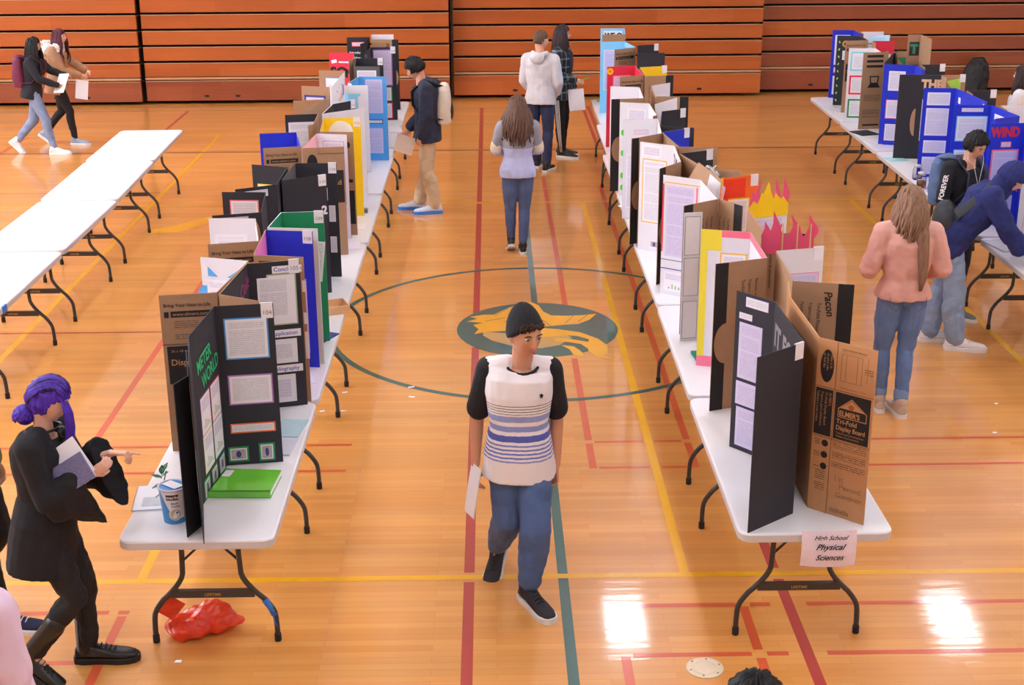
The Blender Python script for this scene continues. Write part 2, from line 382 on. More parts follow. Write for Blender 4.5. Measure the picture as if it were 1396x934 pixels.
def make_table(label, group):
    t = empty('folding_table', (0, 0, 0), label, 'folding table', group)
    mb = MB()
    out = rrect(TW, TL, .065)
    def lvl(s, z): return [(x * (1 - s / (TW / 2)), y * (1 - s / (TL / 2)), z) for x, y in out]
    mb.grid([lvl(.03, TH - .012), lvl(.012, TH - .045), lvl(.002, TH - .048), lvl(0, TH - .045), lvl(0, TH - .010), lvl(.003, TH - .003), lvl(.010, TH)], None, cap=False, smooth=False)
    mb.mats = [top_m, apron_m]
    for i in range(len(mb.f)):
        mb.m[i] = 1 if i < 4 * len(out) else 0
    mb.face(lvl(.010, TH), top_m); mb.face(lvl(.03, TH - .012)[::-1], apron_m)
    mb.build('tabletop', None, t)
    for s in (-1, 1):
        yf = s * (TL / 2 - .30)
        for sx in (-1, 1):
            # curved leg: hangs straight under the top, bends outward, ends vertical on the floor
            pts = [(sx * .14, yf, TH - .02), (sx * .145, yf, .52), (sx * .15, yf, .40)]
            for k in range(1, 7):
                a = k / 6; pts.append((sx * (.15 + .11 * a ** 1.5 + .0 * a), yf, .40 - .15 * a))
            for k in range(1, 5): a = k / 4; pts.append((sx * (.26 + .055 * math.sin(a * PI / 2)), yf, .25 - .11 * a))
            pts += [(sx * .318, yf, .08), (sx * .318, yf, .03)]
            mb = MB(); mb.tube(pts, .0145, None, 10); lg = mb.build('leg', leg_m, t)
            mb = MB(); mb.lathe([(.017, 0), (.0185, .004), (.0185, .04), (.0165, .045)], (sx * .318, yf, 0), None, 12); mb.build('foot_cap', foot_m, lg)
        mb = MB(); mb.box(-.215, .215, yf - .014, yf + .014, .265, .305)
        br = mb.build('crossbar', leg_m, t)
        mb = MB(); text_mb(mb, 'LIFETIME', .022, Matrix.Translation((0, yf - .0145, .277)) @ Matrix.Rotation(PI / 2, 4, 'X'), None, align='CENTER', bold=0.02); mb.build('maker_mark', gold_m, br)
        mb = MB(); ym = yf - s * .40
        mb.tube([(0, yf - s * .02, .60), (0, ym, TH - .025)], .010, None, 8)
        mb.tube([(-.147, yf, .47), (0, yf - s * .03, .60), (.147, yf, .47)], .0075, None, 8); mb.ball((0, yf - s * .03, .60), .018, None, 6)
        mb.build('brace', leg_m, t)
    return t
proto = make_table('x', 'x')
first = True
def put_table(x, y, rz, label, group):
    global first
    o = proto if first else copy_tree(proto); first = False
    o.location = (x, y, 0); o.rotation_euler = (0, 0, rz); o['label'] = label; o['group'] = group
    return o
ordn = ['nearest', 'second', 'third', 'fourth', 'fifth', 'sixth', 'farthest']
TBL = {}
for k in range(7):
    x = -1.465 - (0.012 * max(0, k - 3)); y = 7.01 + 1.86 * k
    TBL['L', k] = put_table(x, y, 0.004 * (k % 2), ('white folding table under the black cardboard boards at front left, red bag beneath it', 'white folding table in the left board row, %s from the front' % ordn[k])[k > 0], 'tables of the left board row')
for k in range(7):
    x = 1.575 + 0.012 * k + 0.05 * max(0, k - 4); y = 7.01 + 1.865 * k
    TBL['R', k] = put_table(x, y, -0.006 * (k % 2), ('white folding table at front with the High School Physical Sciences sign', 'white folding table in the middle board row, %s from the front' % ordn[k])[k > 0], 'tables of the middle board row')
for k in range(5):
    y = 10.71 + 1.885 * k; x = 4.2 + .381 + 0.045 * k + 0.005
    TBL['T', k] = put_table(x, y, -.02, 'white folding table in the right-hand board row, %s' % ('the one the hooded student leans over', 'behind the hooded student', 'under the tall blue boards', 'second from the bleachers', 'nearest the bleachers')[k], 'tables of the right board row')
for k in range(4):
    y = 10.555 + 1.875 * k; x = -3.65 - .381 - (0, .01, .05, .12)[k]
    TBL['E', k] = put_table(x, y, .03 * (k > 1), 'empty white folding table at left, %s' % ('nearest of the bare row', 'second of the bare row', 'third of the bare row', 'farthest of the bare row, nearest the bleachers')[k], 'bare tables at left')

# ------------------------------------------------------------------ display boards
kraft_m = mat('brown kraft cardboard', (172, 134, 104), rough=0.8, var=0.07, scale=22)
kraft2_m = mat('brighter kraft cardboard', (196, 142, 98), rough=0.8, var=0.06, scale=22)
blackb_m = mat('black board face', (40, 41, 52), rough=0.72, var=0.1, scale=18)
BC = dict(black=blackb_m, kraft=kraft_m, kraft2=kraft2_m, blue=mat('blue board face', (24, 48, 200), rough=0.6, var=0.06, scale=14), white=mat('white board face', (228, 226, 236), rough=0.6, var=0.02),
          green=mat('green board face', (20, 140, 96), rough=0.6, var=0.06, scale=14), yellow=mat('yellow board face', (248, 208, 10), rough=0.6, var=0.05), sky=mat('sky blue board face', (84, 168, 238), rough=0.6, var=0.05),
          lsky=mat('pale sky blue face', (140, 208, 245), rough=0.6, var=0.05), red=mat('red board face', (214, 40, 72), rough=0.6, var=0.05), pink=mat('pink board face', (240, 130, 200), rough=0.6, var=0.05),
          lpink=mat('pale pink board face', (250, 180, 196), rough=0.6, var=0.04), orange=mat('orange board face', (246, 110, 30), rough=0.6, var=0.12, scale=9), hot=mat('hot pink board face', (232, 84, 128), rough=0.6, var=0.05), grey=mat('grey board face', (92, 92, 98), rough=0.6))
SC = dict(blue=(70, 150, 225), purple=(176, 120, 200), orange=(245, 120, 70), green=(40, 150, 90), pink=(246, 120, 150), red=(232, 50, 80), yellow=(240, 220, 60), teal=(120, 190, 190), gold=(240, 190, 90), sage=(170, 185, 150), lav=(200, 190, 240), none=(236, 234, 242), black=(50, 48, 56), cyan=(140, 215, 240), ink=(60, 80, 170), white=(242, 240, 248), navy=(60, 66, 140), peach=(250, 170, 140), dteal=(40, 120, 120))
def sm(k): return mat('card ' + k, SC[k], rough=0.65, var=0.03)
paper_m = mat('white paper', (238, 236, 246), rough=0.65, var=0.015)
lav_m = mat('lavender paper', (212, 204, 238), rough=0.65, var=0.015)
txt_m = print_mat('printed page', (232, 230, 242), (125, 125, 145), 0.0105, 0.34)
txt2_m = print_mat('coarse printed page', (226, 220, 240), (150, 148, 170), 0.019, 0.25)
lav_txt_m = print_mat('printed lavender page', (214, 206, 240), (130, 120, 165), 0.0105, 0.4)
kprint_m = print_mat('fine print on cardboard', (172, 134, 104), (50, 40, 36), 0.011, 0.7)
kprint2_m = print_mat('fine print on bright cardboard', (196, 142, 98), (60, 40, 30), 0.011, 0.75)
photo_m = mat('printed photograph', (190, 170, 170), rough=0.3, var=0.5, scale=35)
ink_m = mat('black ink', (30, 28, 32), rough=0.7)
pencil_m = mat('grey pencil', (138, 110, 88), rough=0.8)
BH = 0.914
TZ = 0.741

class Panel:
    """one leaf of a folded board: viewer's left corner, right corner, outward normal; (u right, v up)"""
    def __init__(s, A, B, n, z0=TZ, h=BH):
        A, B = V((A[0], A[1], 0)), V((B[0], B[1], 0))
        n3 = V((n[0], n[1], 0)).normalized()
        r = V((0, 0, 1)).cross(n3)
        if (B - A).dot(r) < 0: A, B = B, A
        s.A, s.B, s.w, s.h, s.z0 = A, B, (B - A).length, h, z0
        s.r = (B - A).normalized(); s.n = s.r.cross(V((0, 0, 1)))
        if s.n.dot(n3) < 0: s.n = -s.n
    def M(s, u, v, d=0.0005, rot=0):
        o = s.A + s.r * u + V((0, 0, s.z0 + v)) + s.n * (0.003 + d)
        m = Matrix((s.r, V((0, 0, 1)), s.n)).transposed().to_4x4(); m.translation = o
        return m @ Matrix.Rotation(rot, 4, 'Z')
def sheet(P, u, v, w, h, border=None, kind='text', bw=0.008, rot=0, d=0.0006, parent=None, name='sheet'):
    """a sheet of paper glued on a panel: mat, paper, block of print"""
    mb = MB(); M_ = P.M(u, v, d, rot)
    q = lambda a, b, c, e, z: [M_ @ V(p) for p in ((a, b, z), (c, b, z), (c, e, z), (a, e, z))]
    if border: mb.box(-bw, w + bw, -bw, h + bw, 0, 0.0006, sm(border), M_); z = 0.0007
    else: z = 0
    pm = {'lav': lav_m, 'lavtext': lav_m, 'photo': sm('white')}.get(kind, paper_m)
    mb.box(0, w, 0, h, z, z + 0.0006, pm, M_)
    mg = min(.014, w * .1, h * .12)
    if kind in ('text', 'lavtext', 'coarse'):
        tm = {'text': txt_m, 'lavtext': lav_txt_m, 'coarse': txt2_m}[kind]
        mb.face(q(mg, mg, w - mg, h - mg, z + .0009), tm, [(mg, mg), (w - mg, mg), (w - mg, h - mg), (mg, h - mg)])
    elif kind == 'photo':
        mb.face(q(.006, .006, w - .006, h - .006, z + .0009), photo_m)
        mb.poly([(w * .5 + w * .16 * math.cos(a * PI / 6), h * .5 + h * .3 * math.sin(a * PI / 6)) for a in range(12)], z + .001, z + .0012, M_, sm('navy'))
    elif kind == 'graph':
        mb.face(q(mg, h * .6, w - mg, h - mg, z + .0009), txt2_m, [(mg, h * .6), (w - mg, h * .6), (w - mg, h - mg), (mg, h - mg)])
        for i in range(5): x = w * (.2 + .14 * i); mb.face(q(x, h * .12, x + w * .07, h * (.22 + .05 * ((i * 7) % 4)), z + .0009), sm('sage'))
    return mb.build(name, None, parent)
def letters(P, s, u, v, size, m, parent, rot=0, bold=0.03, sx=1.0, align='LEFT', d=0.0016, name='lettering', backing=None, shear=0):
    mb = MB()
    if backing: mb.box(backing[0], backing[2], backing[1], backing[3], -0.001, -0.0002, sm(backing[4]) if isinstance(backing[4], str) else backing[4], P.M(u, v, d, rot))
    text_mb(mb, s, size, P.M(u, v, d, rot), m, align=align, bold=bold, sx=sx, shear=shear)
    return mb.build(name, None, parent)

def leaf(A, B, n, front, back, parent, name, z0=TZ, h=BH, edge=None, lean=0):
    P = Panel(A, B, n, z0, h); t = .0025
    M_ = P.M(0, 0, -.003)
    mb = MB()
    c = [M_ @ V(p) for p in ((0, 0, -t), (P.w, 0, -t), (P.w, h, -t), (0, h, -t), (0, 0, t), (P.w, 0, t), (P.w, h, t), (0, h, t))]
    for q, m_ in (((3, 2, 1, 0), back), ((4, 5, 6, 7), front), ((0, 1, 5, 4), edge or back), ((1, 2, 6, 5), edge or back), ((2, 3, 7, 6), edge or back), ((3, 0, 4, 7), edge or back)):
        mb.face([c[i] for i in q], m_)
    o = mb.build(name, None, parent)
    return P, o
PAL = ['blue', 'purple', 'orange', 'green', 'pink', 'red', 'yellow', 'teal', 'none', 'none', 'lav', 'cyan']
def fill(P, o, seed, style='wing', pal=None, top=0.86):
    rr = random.Random(seed); pal = pal or [rr.choice(PAL), rr.choice(PAL)]
    if style == 'wing':
        v = top; w = P.w - .08
        while v > .2:
            h = rr.choice([.16, .2, .26, .3]); h = min(h, v - .03)
            if h < .09: break
            sheet(P, .04, v - h, w, h, rr.choice(pal), rr.choice(['text', 'text', 'coarse', 'graph']), parent=o); v -= h + rr.choice([.03, .05])
    else:
        w = (P.w - .12) / 2; v = .68
        while v > .14:
            h = rr.choice([.17, .24]); h = min(h, v - .03)
            if h < .09: break
            for k in range(2): sheet(P, .04 + k * (w + .04), v - h, w, h, rr.choice(pal), rr.choice(['text', 'graph', 'photo', 'coarse']), parent=o)
            v -= h + .04
def number_tag(P, o, side, s='', w=.062, h=.085):
    """white number paper folded over the outer top corner"""
    u = P.w - w - .004 if side == 'r' else .004
    mb = MB(); M_ = P.M(u, P.h - h + .006, .0020)
    mb.box(0, w, 0, h, 0, .0007, paper_m, M_); mb.box(0, w, h - .001, h, -.009, .0007, paper_m, M_); mb.box(0, w, h * .45, h, -.0095, -.0088, paper_m, M_)
    if s: text_mb(mb, s, .034, M_ @ Matrix.Translation((.006, .02, .0)), pencil_m, depth=.0012, bold=.0)
    mb.build('number_tag', None, o)

def bpanel(P):            # the same leaf seen from its back
    Q = Panel(P.B, P.A, -P.n, P.z0, P.h); return Q
def print_bring(Q, o, m=kprint_m, k=kraft_m):
    """upside of the box print on a wing's back: headline, address bar, black block"""
    letters(Q, 'Bring Your Ideas to Life', .02, .845, .028, ink_m, o, bold=.01, name='box_print', sx=.93)
    mb = MB(); M_ = Q.M(0, 0, .0012); mb.box(.02, .045, .785, .818, 0, .0004, ink_m, M_); mb.box(.055, Q.w - .03, .785, .82, 0, .0004, ink_m, M_)
    text_mb(mb, 'www.elmers.com', .027, M_ @ Matrix.Translation((.065, .794, 0)), k, depth=.001, bold=.01)
    mb.box(.0, Q.w, .63, .633, 0, .0004, ink_m, M_)
    q = lambda a, b, c, e: mb.face([M_ @ V(p) for p in ((a, b, .0003), (c, b, .0003), (c, e, .0003), (a, e, .0003))], m, [(a, b), (c, b), (c, e), (a, e)])
    q(.07, .72, .2, .765); q(.07, .655, .17, .69)
    mb.box(.02, Q.w - .02, .40, .62, 0, .0004, ink_m, M_)
    text_mb(mb, 'Display', .05, M_ @ Matrix.Translation((.035, .51, 0)), kraft2_m, depth=.001, bold=.01)
    text_mb(mb, '36 x 48 in', .022, M_ @ Matrix.Translation((.04, .585, 0)), k, depth=.001)
    mb.box(.05, .12, .33, .35, 0, .0004, ink_m, M_); q(.05, .2, .2, .3)
    mb.build('box_print', None, o)
def print_keyhole(Q, o, side='l', name='Pacon', words=True, k=kraft_m):
    """black stripe at the outer edge with a round cut of plain board, columns of upright type"""
    mb = MB(); M_ = Q.M(0, 0, .0012); w = .085; a, b = (0, w) if side == 'l' else (Q.w - w, Q.w)
    mb.box(a, b, 0, Q.h, 0, .0004, ink_m, M_)
    cx = (w if side == 'l' else Q.w - w)
    pts = [(cx + .075 * math.cos(t * PI / 16), .42 + .125 * math.sin(t * PI / 16)) for t in range(32)]
    mb.poly(pts, .0005, .0009, M_, k)
    if words:
        cols = [('Tri-Fold Presentation Board', .03), ('Triptico para presentaciones', .026), ('Panneau de presentation', .026)]
        for i, (s_, z_) in enumerate(cols):
            u = Q.w * (.52 if side == 'l' else .42) - i * .045 * (-1 if side == 'l' else 1)
            text_mb(mb, s_, z_, M_ @ Matrix.Translation((u, .80, 0)) @ Matrix.Rotation(-PI / 2, 4, 'Z'), pencil_m if k is None else ink_m, depth=.0008, sx=.95)
        text_mb(mb, name, .06, M_ @ Matrix.Translation((Q.w * (.78 if side == 'l' else .52), .865, 0)) @ Matrix.Rotation(-PI / 2 * .9, 4, 'Z'), ink_m, depth=.0008, bold=.02, shear=.2)
    mb.build('box_print', None, o)

def board(name_label, pts, side, front='kraft', back='kraft', cen=None, group=None, z0=TZ, h=BH, seed=0, tagn=None, fills=True, hs=None, names=None, pal=None):
    """tri-fold board. pts run from the far outer edge to the near outer edge; side 'r' opens to +x, 'l' to -x."""
    pts = [V((p[0], p[1])) for p in pts]
    c = sum(pts, V((0, 0))) / len(pts)
    t = empty('display_board', (c.x, c.y, z0), name_label, 'display board', group)
    out = []
    for i in range(len(pts) - 1):
        A, B = pts[i], pts[i + 1]; d = (B - A).normalized()
        n = V((-d.y, d.x)) if side == 'r' else V((d.y, -d.x))
        nm = (names or ['wing_panel', 'center_panel', 'wing_panel'])[i]
        fm = BC[front] if nm == 'wing_panel' or not cen else BC[cen]
        P, o = leaf(A, B, n, fm, BC[back], t, nm, z0, h if not hs else hs[i])
        out.append((P, o))
        if fills: fill(P, o, seed * 10 + i, 'wing' if nm == 'wing_panel' else 'center', pal)
    if tagn is not None: number_tag(out[0][0], out[0][1], side, tagn)
    return t, out
GL, GM, GR = 'boards on the left row', 'boards on the middle row', 'boards on the right row'

# ---- left row, boards opening to the aisle (+x)
t, b = board('black tri-fold board titled METER WORLD, nearest on the left row', [(-1.165, 7.03), (-1.468, 6.985), (-1.503, 6.50), (-1.413, 6.06)], 'r', 'black', 'black', group=GL, fills=False, tagn='104')
P, o = b[0]
sheet(P, .05, .62, .215, .215, 'blue', 'text', parent=o); sheet(P, .05, .36, .22, .155, 'purple', 'text', parent=o)
sheet(P, .045, .195, .225, .04, 'orange', 'text', parent=o); sheet(P, .025, .03, .09, .068, 'green', 'photo', .010, parent=o); sheet(P, .19, .025, .066, .085, 'green', 'photo', .010, parent=o)
P, o = b[1]
grn_m = mat('mint green letters', (40, 200, 130), rough=0.6)
letters(P, 'METER', .08, .675, .105, grn_m, o, rot=.10, bold=.02, sx=.85); letters(P, 'WORLD', .15, .575, .105, grn_m, o, rot=.10, bold=.02, sx=.82)
for u, v, c_ in ((.285, .34, 'red'), (.09, .34, 'purple'), (.285, .13, 'cyan'), (.09, .13, 'yellow')): sheet(P, u, v, .165, .20, c_, 'graph', .005, parent=o)
for u in (.05, .2, .35): sheet(P, u, .012, .09, .085, 'green', 'photo', .012, parent=o)
t, b = board('black tri-fold board with Conclusion, Application and Bibliography labels', [(-1.135, 7.88), (-1.43, 7.80), (-1.48, 7.20), (-1.245, 7.07)], 'r', 'black', 'kraft', group=GL, fills=False, tagn='105')
P, o = b[0]; blue_ink = mat('blue ink', (60, 70, 180), rough=.6)
letters(P, 'Conclusion', .15, .853, .036, blue_ink, o, bold=.01, backing=(-.008, -.012, .165, .032, 'white'))
mb_ = sheet(P, .05, .57, .185, .25, None, 'text', parent=o, d=.002); sheet(P, .115, .53, .155, .30, 'sage', 'blank', parent=o, d=.0006)
letters(P, 'Application', .115, .458, .034, blue_ink, o, bold=.01, backing=(-.008, -.012, .175, .034, 'white')); sheet(P, .12, .30, .125, .115, 'none', 'text', .018, parent=o)
letters(P, 'Bibliography', .10, .235, .034, blue_ink, o, bold=.01, backing=(-.008, -.012, .19, .034, 'white')); sheet(P, .10, .05, .125, .14, 'none', 'coarse', .018, parent=o)
letters(b[1][0], "Cells", .40, .74, .11, mat('magenta script', (190, 70, 150), rough=.6), b[1][1], rot=.2, bold=.0, shear=.3)
t, b = board('royal blue tri-fold board with a pink centre, left row', [(-1.135, 8.53), (-1.44, 8.58), (-1.42, 7.99), (-1.118, 7.93)], 'r', 'blue', 'kraft', cen='pink', group=GL, fills=False, tagn='108')
letters(b[1][0], 'X8', .2, .70, .12, BC['blue'], b[1][1], rot=.1)
sheet(b[0][0], .05, .1, .2, .5, None, 'lav', parent=b[0][1]); Q = bpanel(b[2][0])
for v in (.28, .5, .7): sheet(Q, Q.w - .016, v, .022, .07 + .1 * (v < .3), 'peach', 'blank', .002, parent=b[2][1])
mb = MB(); mb.box(.03, .2, .86, .88, 0, .0004, ink_m, Q.M(0, 0, .001)); mb.build('box_print', None, b[2][1])
t, b = board('green tri-fold board on the left row behind the blue one', [(-1.125, 9.06), (-1.405, 9.04), (-1.434, 8.64), (-1.112, 8.60)], 'r', 'green', 'white', group=GL, fills=False, tagn='109')
sheet(b[0][0], .05, .45, .2, .28, None, 'text', rot=-.12, parent=b[0][1])
t, b = board('black tri-fold board whose back carries a white figure 2', [(-1.2, 10.62), (-1.52, 10.63), (-1.54, 10.03), (-1.235, 10.2)], 'r', 'black', 'black', cen='grey', group=GL, fills=False, tagn='110')
P, o = b[0]; sheet(P, .1, .62, .14, .1, None, 'text', parent=o)
for v in (.45, .2): sheet(P, P.w - .075, v, .05, .13, None, 'text', parent=o)
Q = bpanel(b[2][0]); number_tag(Q, b[2][1], 'r', '110'); letters(Q, '2', Q.w - .05, .62, .09, paper_m, b[2][1], bold=.04)
t, b = board('kraft tri-fold board with a pale pink centre, left row', [(-1.235, 11.80), (-1.5, 11.86), (-1.54, 11.22), (-1.21, 11.28)], 'r', 'white', 'kraft', cen='lpink', group=GL, fills=False)
sheet(b[0][0], .06, .3, .18, .55, 'ink', 'text', .003, parent=b[0][1]); letters(b[1][0], '~3s', .2, .74, .1, BC['hot'], b[1][1])
Q = bpanel(b[2][0]); mb = MB(); M_ = Q.M(0, 0, .001)
mb.poly([(.075 + .042 * math.cos(a * PI / 10), .79 + .07 * math.sin(a * PI / 10)) for a in range(20)], 0, .0004, M_, ink_m); mb.box(Q.w - .19, Q.w - .01, .45, .72, 0, .0004, ink_m, M_); mb.box(.12, Q.w, .86, .863, 0, .0004, ink_m, M_)
text_mb(mb, 'Ad', .06, M_ @ Matrix.Translation((Q.w - .1, .6, 0)), gold_m, depth=.001, bold=.01); text_mb(mb, 'B', .05, M_ @ Matrix.Translation((Q.w - .1, .67, 0)), gold_m, depth=.001, bold=.01); mb.build('box_print', None, b[2][1])
t, b = board('bright yellow tri-fold board with a round white disc', [(-1.19, 12.62), (-1.52, 12.6), (-1.48, 11.95), (-1.19, 11.92)], 'r', 'yellow', 'kraft', group=GL, fills=False, tagn='112')
P, o = b[0]; mb = MB(); M_ = P.M(.15, .78, .001); mb.poly([(.11 * math.cos(a * PI / 16), .11 * math.sin(a * PI / 16)) for a in range(32)], 0, .001, M_, paper_m); mb.poly([(.035 * math.cos(a * PI / 8), -.05 + .03 * math.sin(a * PI / 8)) for a in range(16)], .001, .0014, M_, ink_m); mb.build('disc', None, o)
Q = bpanel(b[2][0]); mb = MB(); M_ = Q.M(0, 0, .001); mb.poly([(Q.w - .06 + .028 * math.cos(a * PI / 8), .80 + .03 * math.sin(a * PI / 8)) for a in range(16)], 0, .0004, M_, ink_m); mb.box(Q.w - .16, Q.w - .01, .1, .4, 0, .0004, ink_m, M_); mb.box(Q.w - .16, Q.w - .02, .47, .5, 0, .0004, ink_m, M_); mb.build('box_print', None, b[2][1])
t, b = board('black tri-fold board with a pale blue outer edge and yellow marks', [(-1.33, 13.62), (-1.52, 13.38), (-1.56, 12.84), (-1.2, 13.15)], 'r', 'black', 'white', group=GL, fills=False, tagn='113')
for k in range(4): letters(b[0][0], 'I', .06 + .05 * k, .72 + .02 * (k % 2), .07, BC['yellow'], b[0][1], rot=-.5)
t, b = board('white tri-fold board with a cyan heading before the sky blue board', [(-1.28, 14.55), (-1.51, 14.55), (-1.52, 14.0), (-1.33, 13.92)], 'r', 'white', 'lsky', group=GL, fills=False)
P, o = b[0]; mb = MB(); mb.box(.02, .15, .8, .83, 0, .001, sm('cyan'), P.M(0, 0, .001)); mb.build('heading_strip', None, o); letters(P, 'Real', .02, .7, .06, ink_m, o); sheet(P, .02, .3, .16, .33, 'cyan', 'photo', parent=o)
t, b = board('large sky blue tri-fold board on the left row', [(-1.13, 15.15), (-1.43, 15.17), (-1.5, 14.7), (-1.46, 14.66)], 'r', 'sky', 'white', group=GL, fills=False)
P, o = b[0]; sheet(P, .07, .52, .18, .36, 'lav', 'lavtext', .004, parent=o); sheet(P, .06, .41, .18, .03, 'black', 'coarse', parent=o); sheet(P, .07, .08, .17, .27, 'lav', 'lavtext', .004, parent=o)
t, b = board('black tri-fold board with cyan block letters', [(-1.27, 16.62), (-1.59, 16.64), (-1.55, 15.95), (-1.26, 15.93)], 'r', 'black', 'grey', group=GL, fills=False, tagn='116')
letters(b[0][0], 'NY', .04, .70, .15, BC['sky'], b[0][1], bold=.07); sheet(bpanel(b[2][0]), .03, .45, .22, .42, None, 'coarse', parent=b[2][1])
t, b = board('purple edged black board with white pages near the student in the dark jacket', [(-1.19, 17.66), (-1.5, 17.64), (-1.52, 17.0), (-1.48, 16.95)], 'r', 'black', 'black', group=GL, fills=False, tagn='117')
P, o = b[0]; sheet(P, .04, .45, .21, .42, 'purple', 'lavtext', .014, parent=o); sheet(P, .1, .25, .14, .16, 'green', 'text', .012, parent=o); sheet(P, .1, .03, .14, .18, 'red', 'text', .012, parent=o)
t, b = board('farthest board on the left row, kraft with a black stripe and white top sheet', [(-1.3, 19.0), (-1.6, 19.0), (-1.55, 18.45), (-1.2, 18.42)], 'r', 'white', 'kraft', group=GL, fills=False)
print_keyhole(bpanel(b[2][0]), b[2][1], 'r', words=True)
# ---- left row, boards opening away from the aisle (-x)
t, b = board('white board with light blue corner pieces, nearest kraft wing reading Bring Your Ideas', [(-1.73, 7.96), (-1.43, 7.86), (-1.50, 7.235), (-1.805, 7.19)], 'l', 'white', 'kraft', group=GL, fills=False)
P, o = b[0]; mb = MB(); M_ = P.M(0, 0, .001)
pass
for q_ in ([(.045, .80), (.11, .80), (.045, .86)], [(.26, .86), (.17, .80), (.275, .80)], [(-.03, .60), (.03, .60), (.03, .74), (0, .74), (-.03, .70)], [(-.03, .42), (.03, .42), (.03, .58), (-.03, .58)]): mb = MB(); mb.poly(q_, 0, .0006, M_, BC['sky']); mb.build('blue_cutout', None, o)
sheet(P, .035, .25, .22, .53, None, 'text', parent=o); print_bring(bpanel(b[2][0]), b[2][1])
t, b = board('small black board seen from its back beside the cookie tub', [(-1.55, 6.62), (-1.465, 6.25), (-1.508, 6.13)], 'l', 'black', 'black', group=GL, fills=False, h=.80, names=['center_panel', 'wing_panel'])
t, b = board('board with a big white page, second kraft wing reading Bring Your Ideas to Life', [(-1.86, 8.90), (-1.55, 8.88), (-1.44, 8.31), (-1.74, 8.24)], 'l', 'white', 'kraft', group=GL, fills=False)
print_bring(bpanel(b[2][0]), b[2][1]); sheet(b[0][0], .04, .3, .2, .5, 'none', 'text', parent=b[0][1])
t, b = board('black board with pink bordered page and yellow centre strip', [(-1.91, 9.66), (-1.60, 9.64), (-1.54, 9.05), (-1.85, 8.97)], 'l', 'black', 'black', group=GL, fills=False)
sheet(b[0][0], .06, .45, .19, .40, 'pink', 'coarse', parent=b[0][1]); P, o = b[1]; mb = MB(); mb.box(.05, .2, 0, .8, 0, .001, sm('yellow'), P.M(0, 0, .001)); mb.build('yellow_strip', None, o)
Q = bpanel(b[2][0]); sheet(Q, -.01, .44, .245, .455, None, 'lavtext', parent=b[2][1], d=.004); mb = MB(); mb.poly([(Q.w - .055 + .045 * math.cos(a * PI / 12), .73 + .14 * math.sin(a * PI / 12)) for a in range(24)], 0, .0006, Q.M(0, 0, .0018), kraft_m); mb.build('kraft_patch', None, b[2][1])
t, b = board('black board with yellow bordered page and white strip on its back', [(-1.85, 10.6), (-1.56, 10.48), (-1.56, 9.89), (-1.83, 9.74)], 'l', 'black', 'black', group=GL, fills=False)
sheet(b[0][0], .05, .4, .2, .36, 'yellow', 'text', parent=b[0][1]); sheet(bpanel(b[2][0]), .07, .84, .17, .05, None, 'coarse', parent=b[2][1], d=.002)
t, b = board('bright blue board behind a kraft wing reading Bring Your Ideas, mid left row', [(-1.99, 11.88), (-1.68, 11.93), (-1.56, 11.3), (-1.86, 11.23)], 'l', 'blue', 'kraft', group=GL, fills=False)
sheet(b[0][0], .06, .3, .17, .40, None, 'text', parent=b[0][1]); print_bring(bpanel(b[2][0]), b[2][1])
t, b = board('black framed white board beside the crumpled kraft panel', [(-1.9, 12.80), (-1.60, 12.85), (-1.58, 12.3), (-1.62, 12.25)], 'l', 'black', 'kraft', group=GL, fills=False)
sheet(b[0][0], .03, .1, .23, .74, 'lav', 'text', .004, parent=b[0][1])
t, b = board('crumpled kraft board standing partly open on the left row', [(-1.93, 13.6), (-1.62, 13.66), (-1.70, 13.35), (-1.76, 13.05)], 'l', 'kraft', 'kraft', group=GL, fills=False)
t, b = board('kraft board with black bordered white page, left row near the star card', [(-1.97, 14.55), (-1.67, 14.45), (-1.60, 13.7), (-1.64, 13.66)], 'l', 'kraft', 'kraft', group=GL, fills=False)
sheet(b[0][0], .05, .2, .2, .60, 'navy', 'lavtext', .022, parent=b[0][1])
t, b = board('kraft board with blue and yellow bordered page', [(-1.92, 15.68), (-1.62, 15.6), (-1.6, 15.0), (-1.64, 14.9)], 'l', 'kraft', 'kraft', group=GL, fills=False)
sheet(b[0][0], .10, .35, .17, .42, 'yellow', 'text', .02, parent=b[0][1]); sheet(b[0][0], .08, .33, .21, .5, 'blue', 'blank', .01, d=.0001, parent=b[0][1])
t, b = board('crimson board with black lettering on the left row', [(-1.97, 17.2), (-1.66, 17.12), (-1.62, 16.55), (-1.66, 16.45)], 'l', 'red', 'kraft', group=GL, fills=False)
letters(b[0][0], 'SO', .01, .62, .17, ink_m, b[0][1], bold=.05); letters(b[0][0], 'N', .2, .62, .14, ink_m, b[0][1], bold=.05); sheet(b[0][0], .03, .78, .07, .04, None, 'blank', rot=.2, parent=b[0][1]); sheet(b[0][0], .12, .79, .13, .02, None, 'blank', parent=b[0][1])
t, b = board('black board with red heading strip and white script, far end of left row', [(-1.9, 18.7), (-1.6, 18.72), (-1.62, 18.1), (-1.66, 18.0)], 'l', 'black', 'black', group=GL, fills=False)
sheet(b[0][0], .07, .80, .15, .045, 'red', 'coarse', parent=b[0][1]); letters(b[0][0], 'Introduction', .03, .70, .045, paper_m, b[0][1]); letters(b[0][0], 'Home', .09, .63, .045, paper_m, b[0][1])

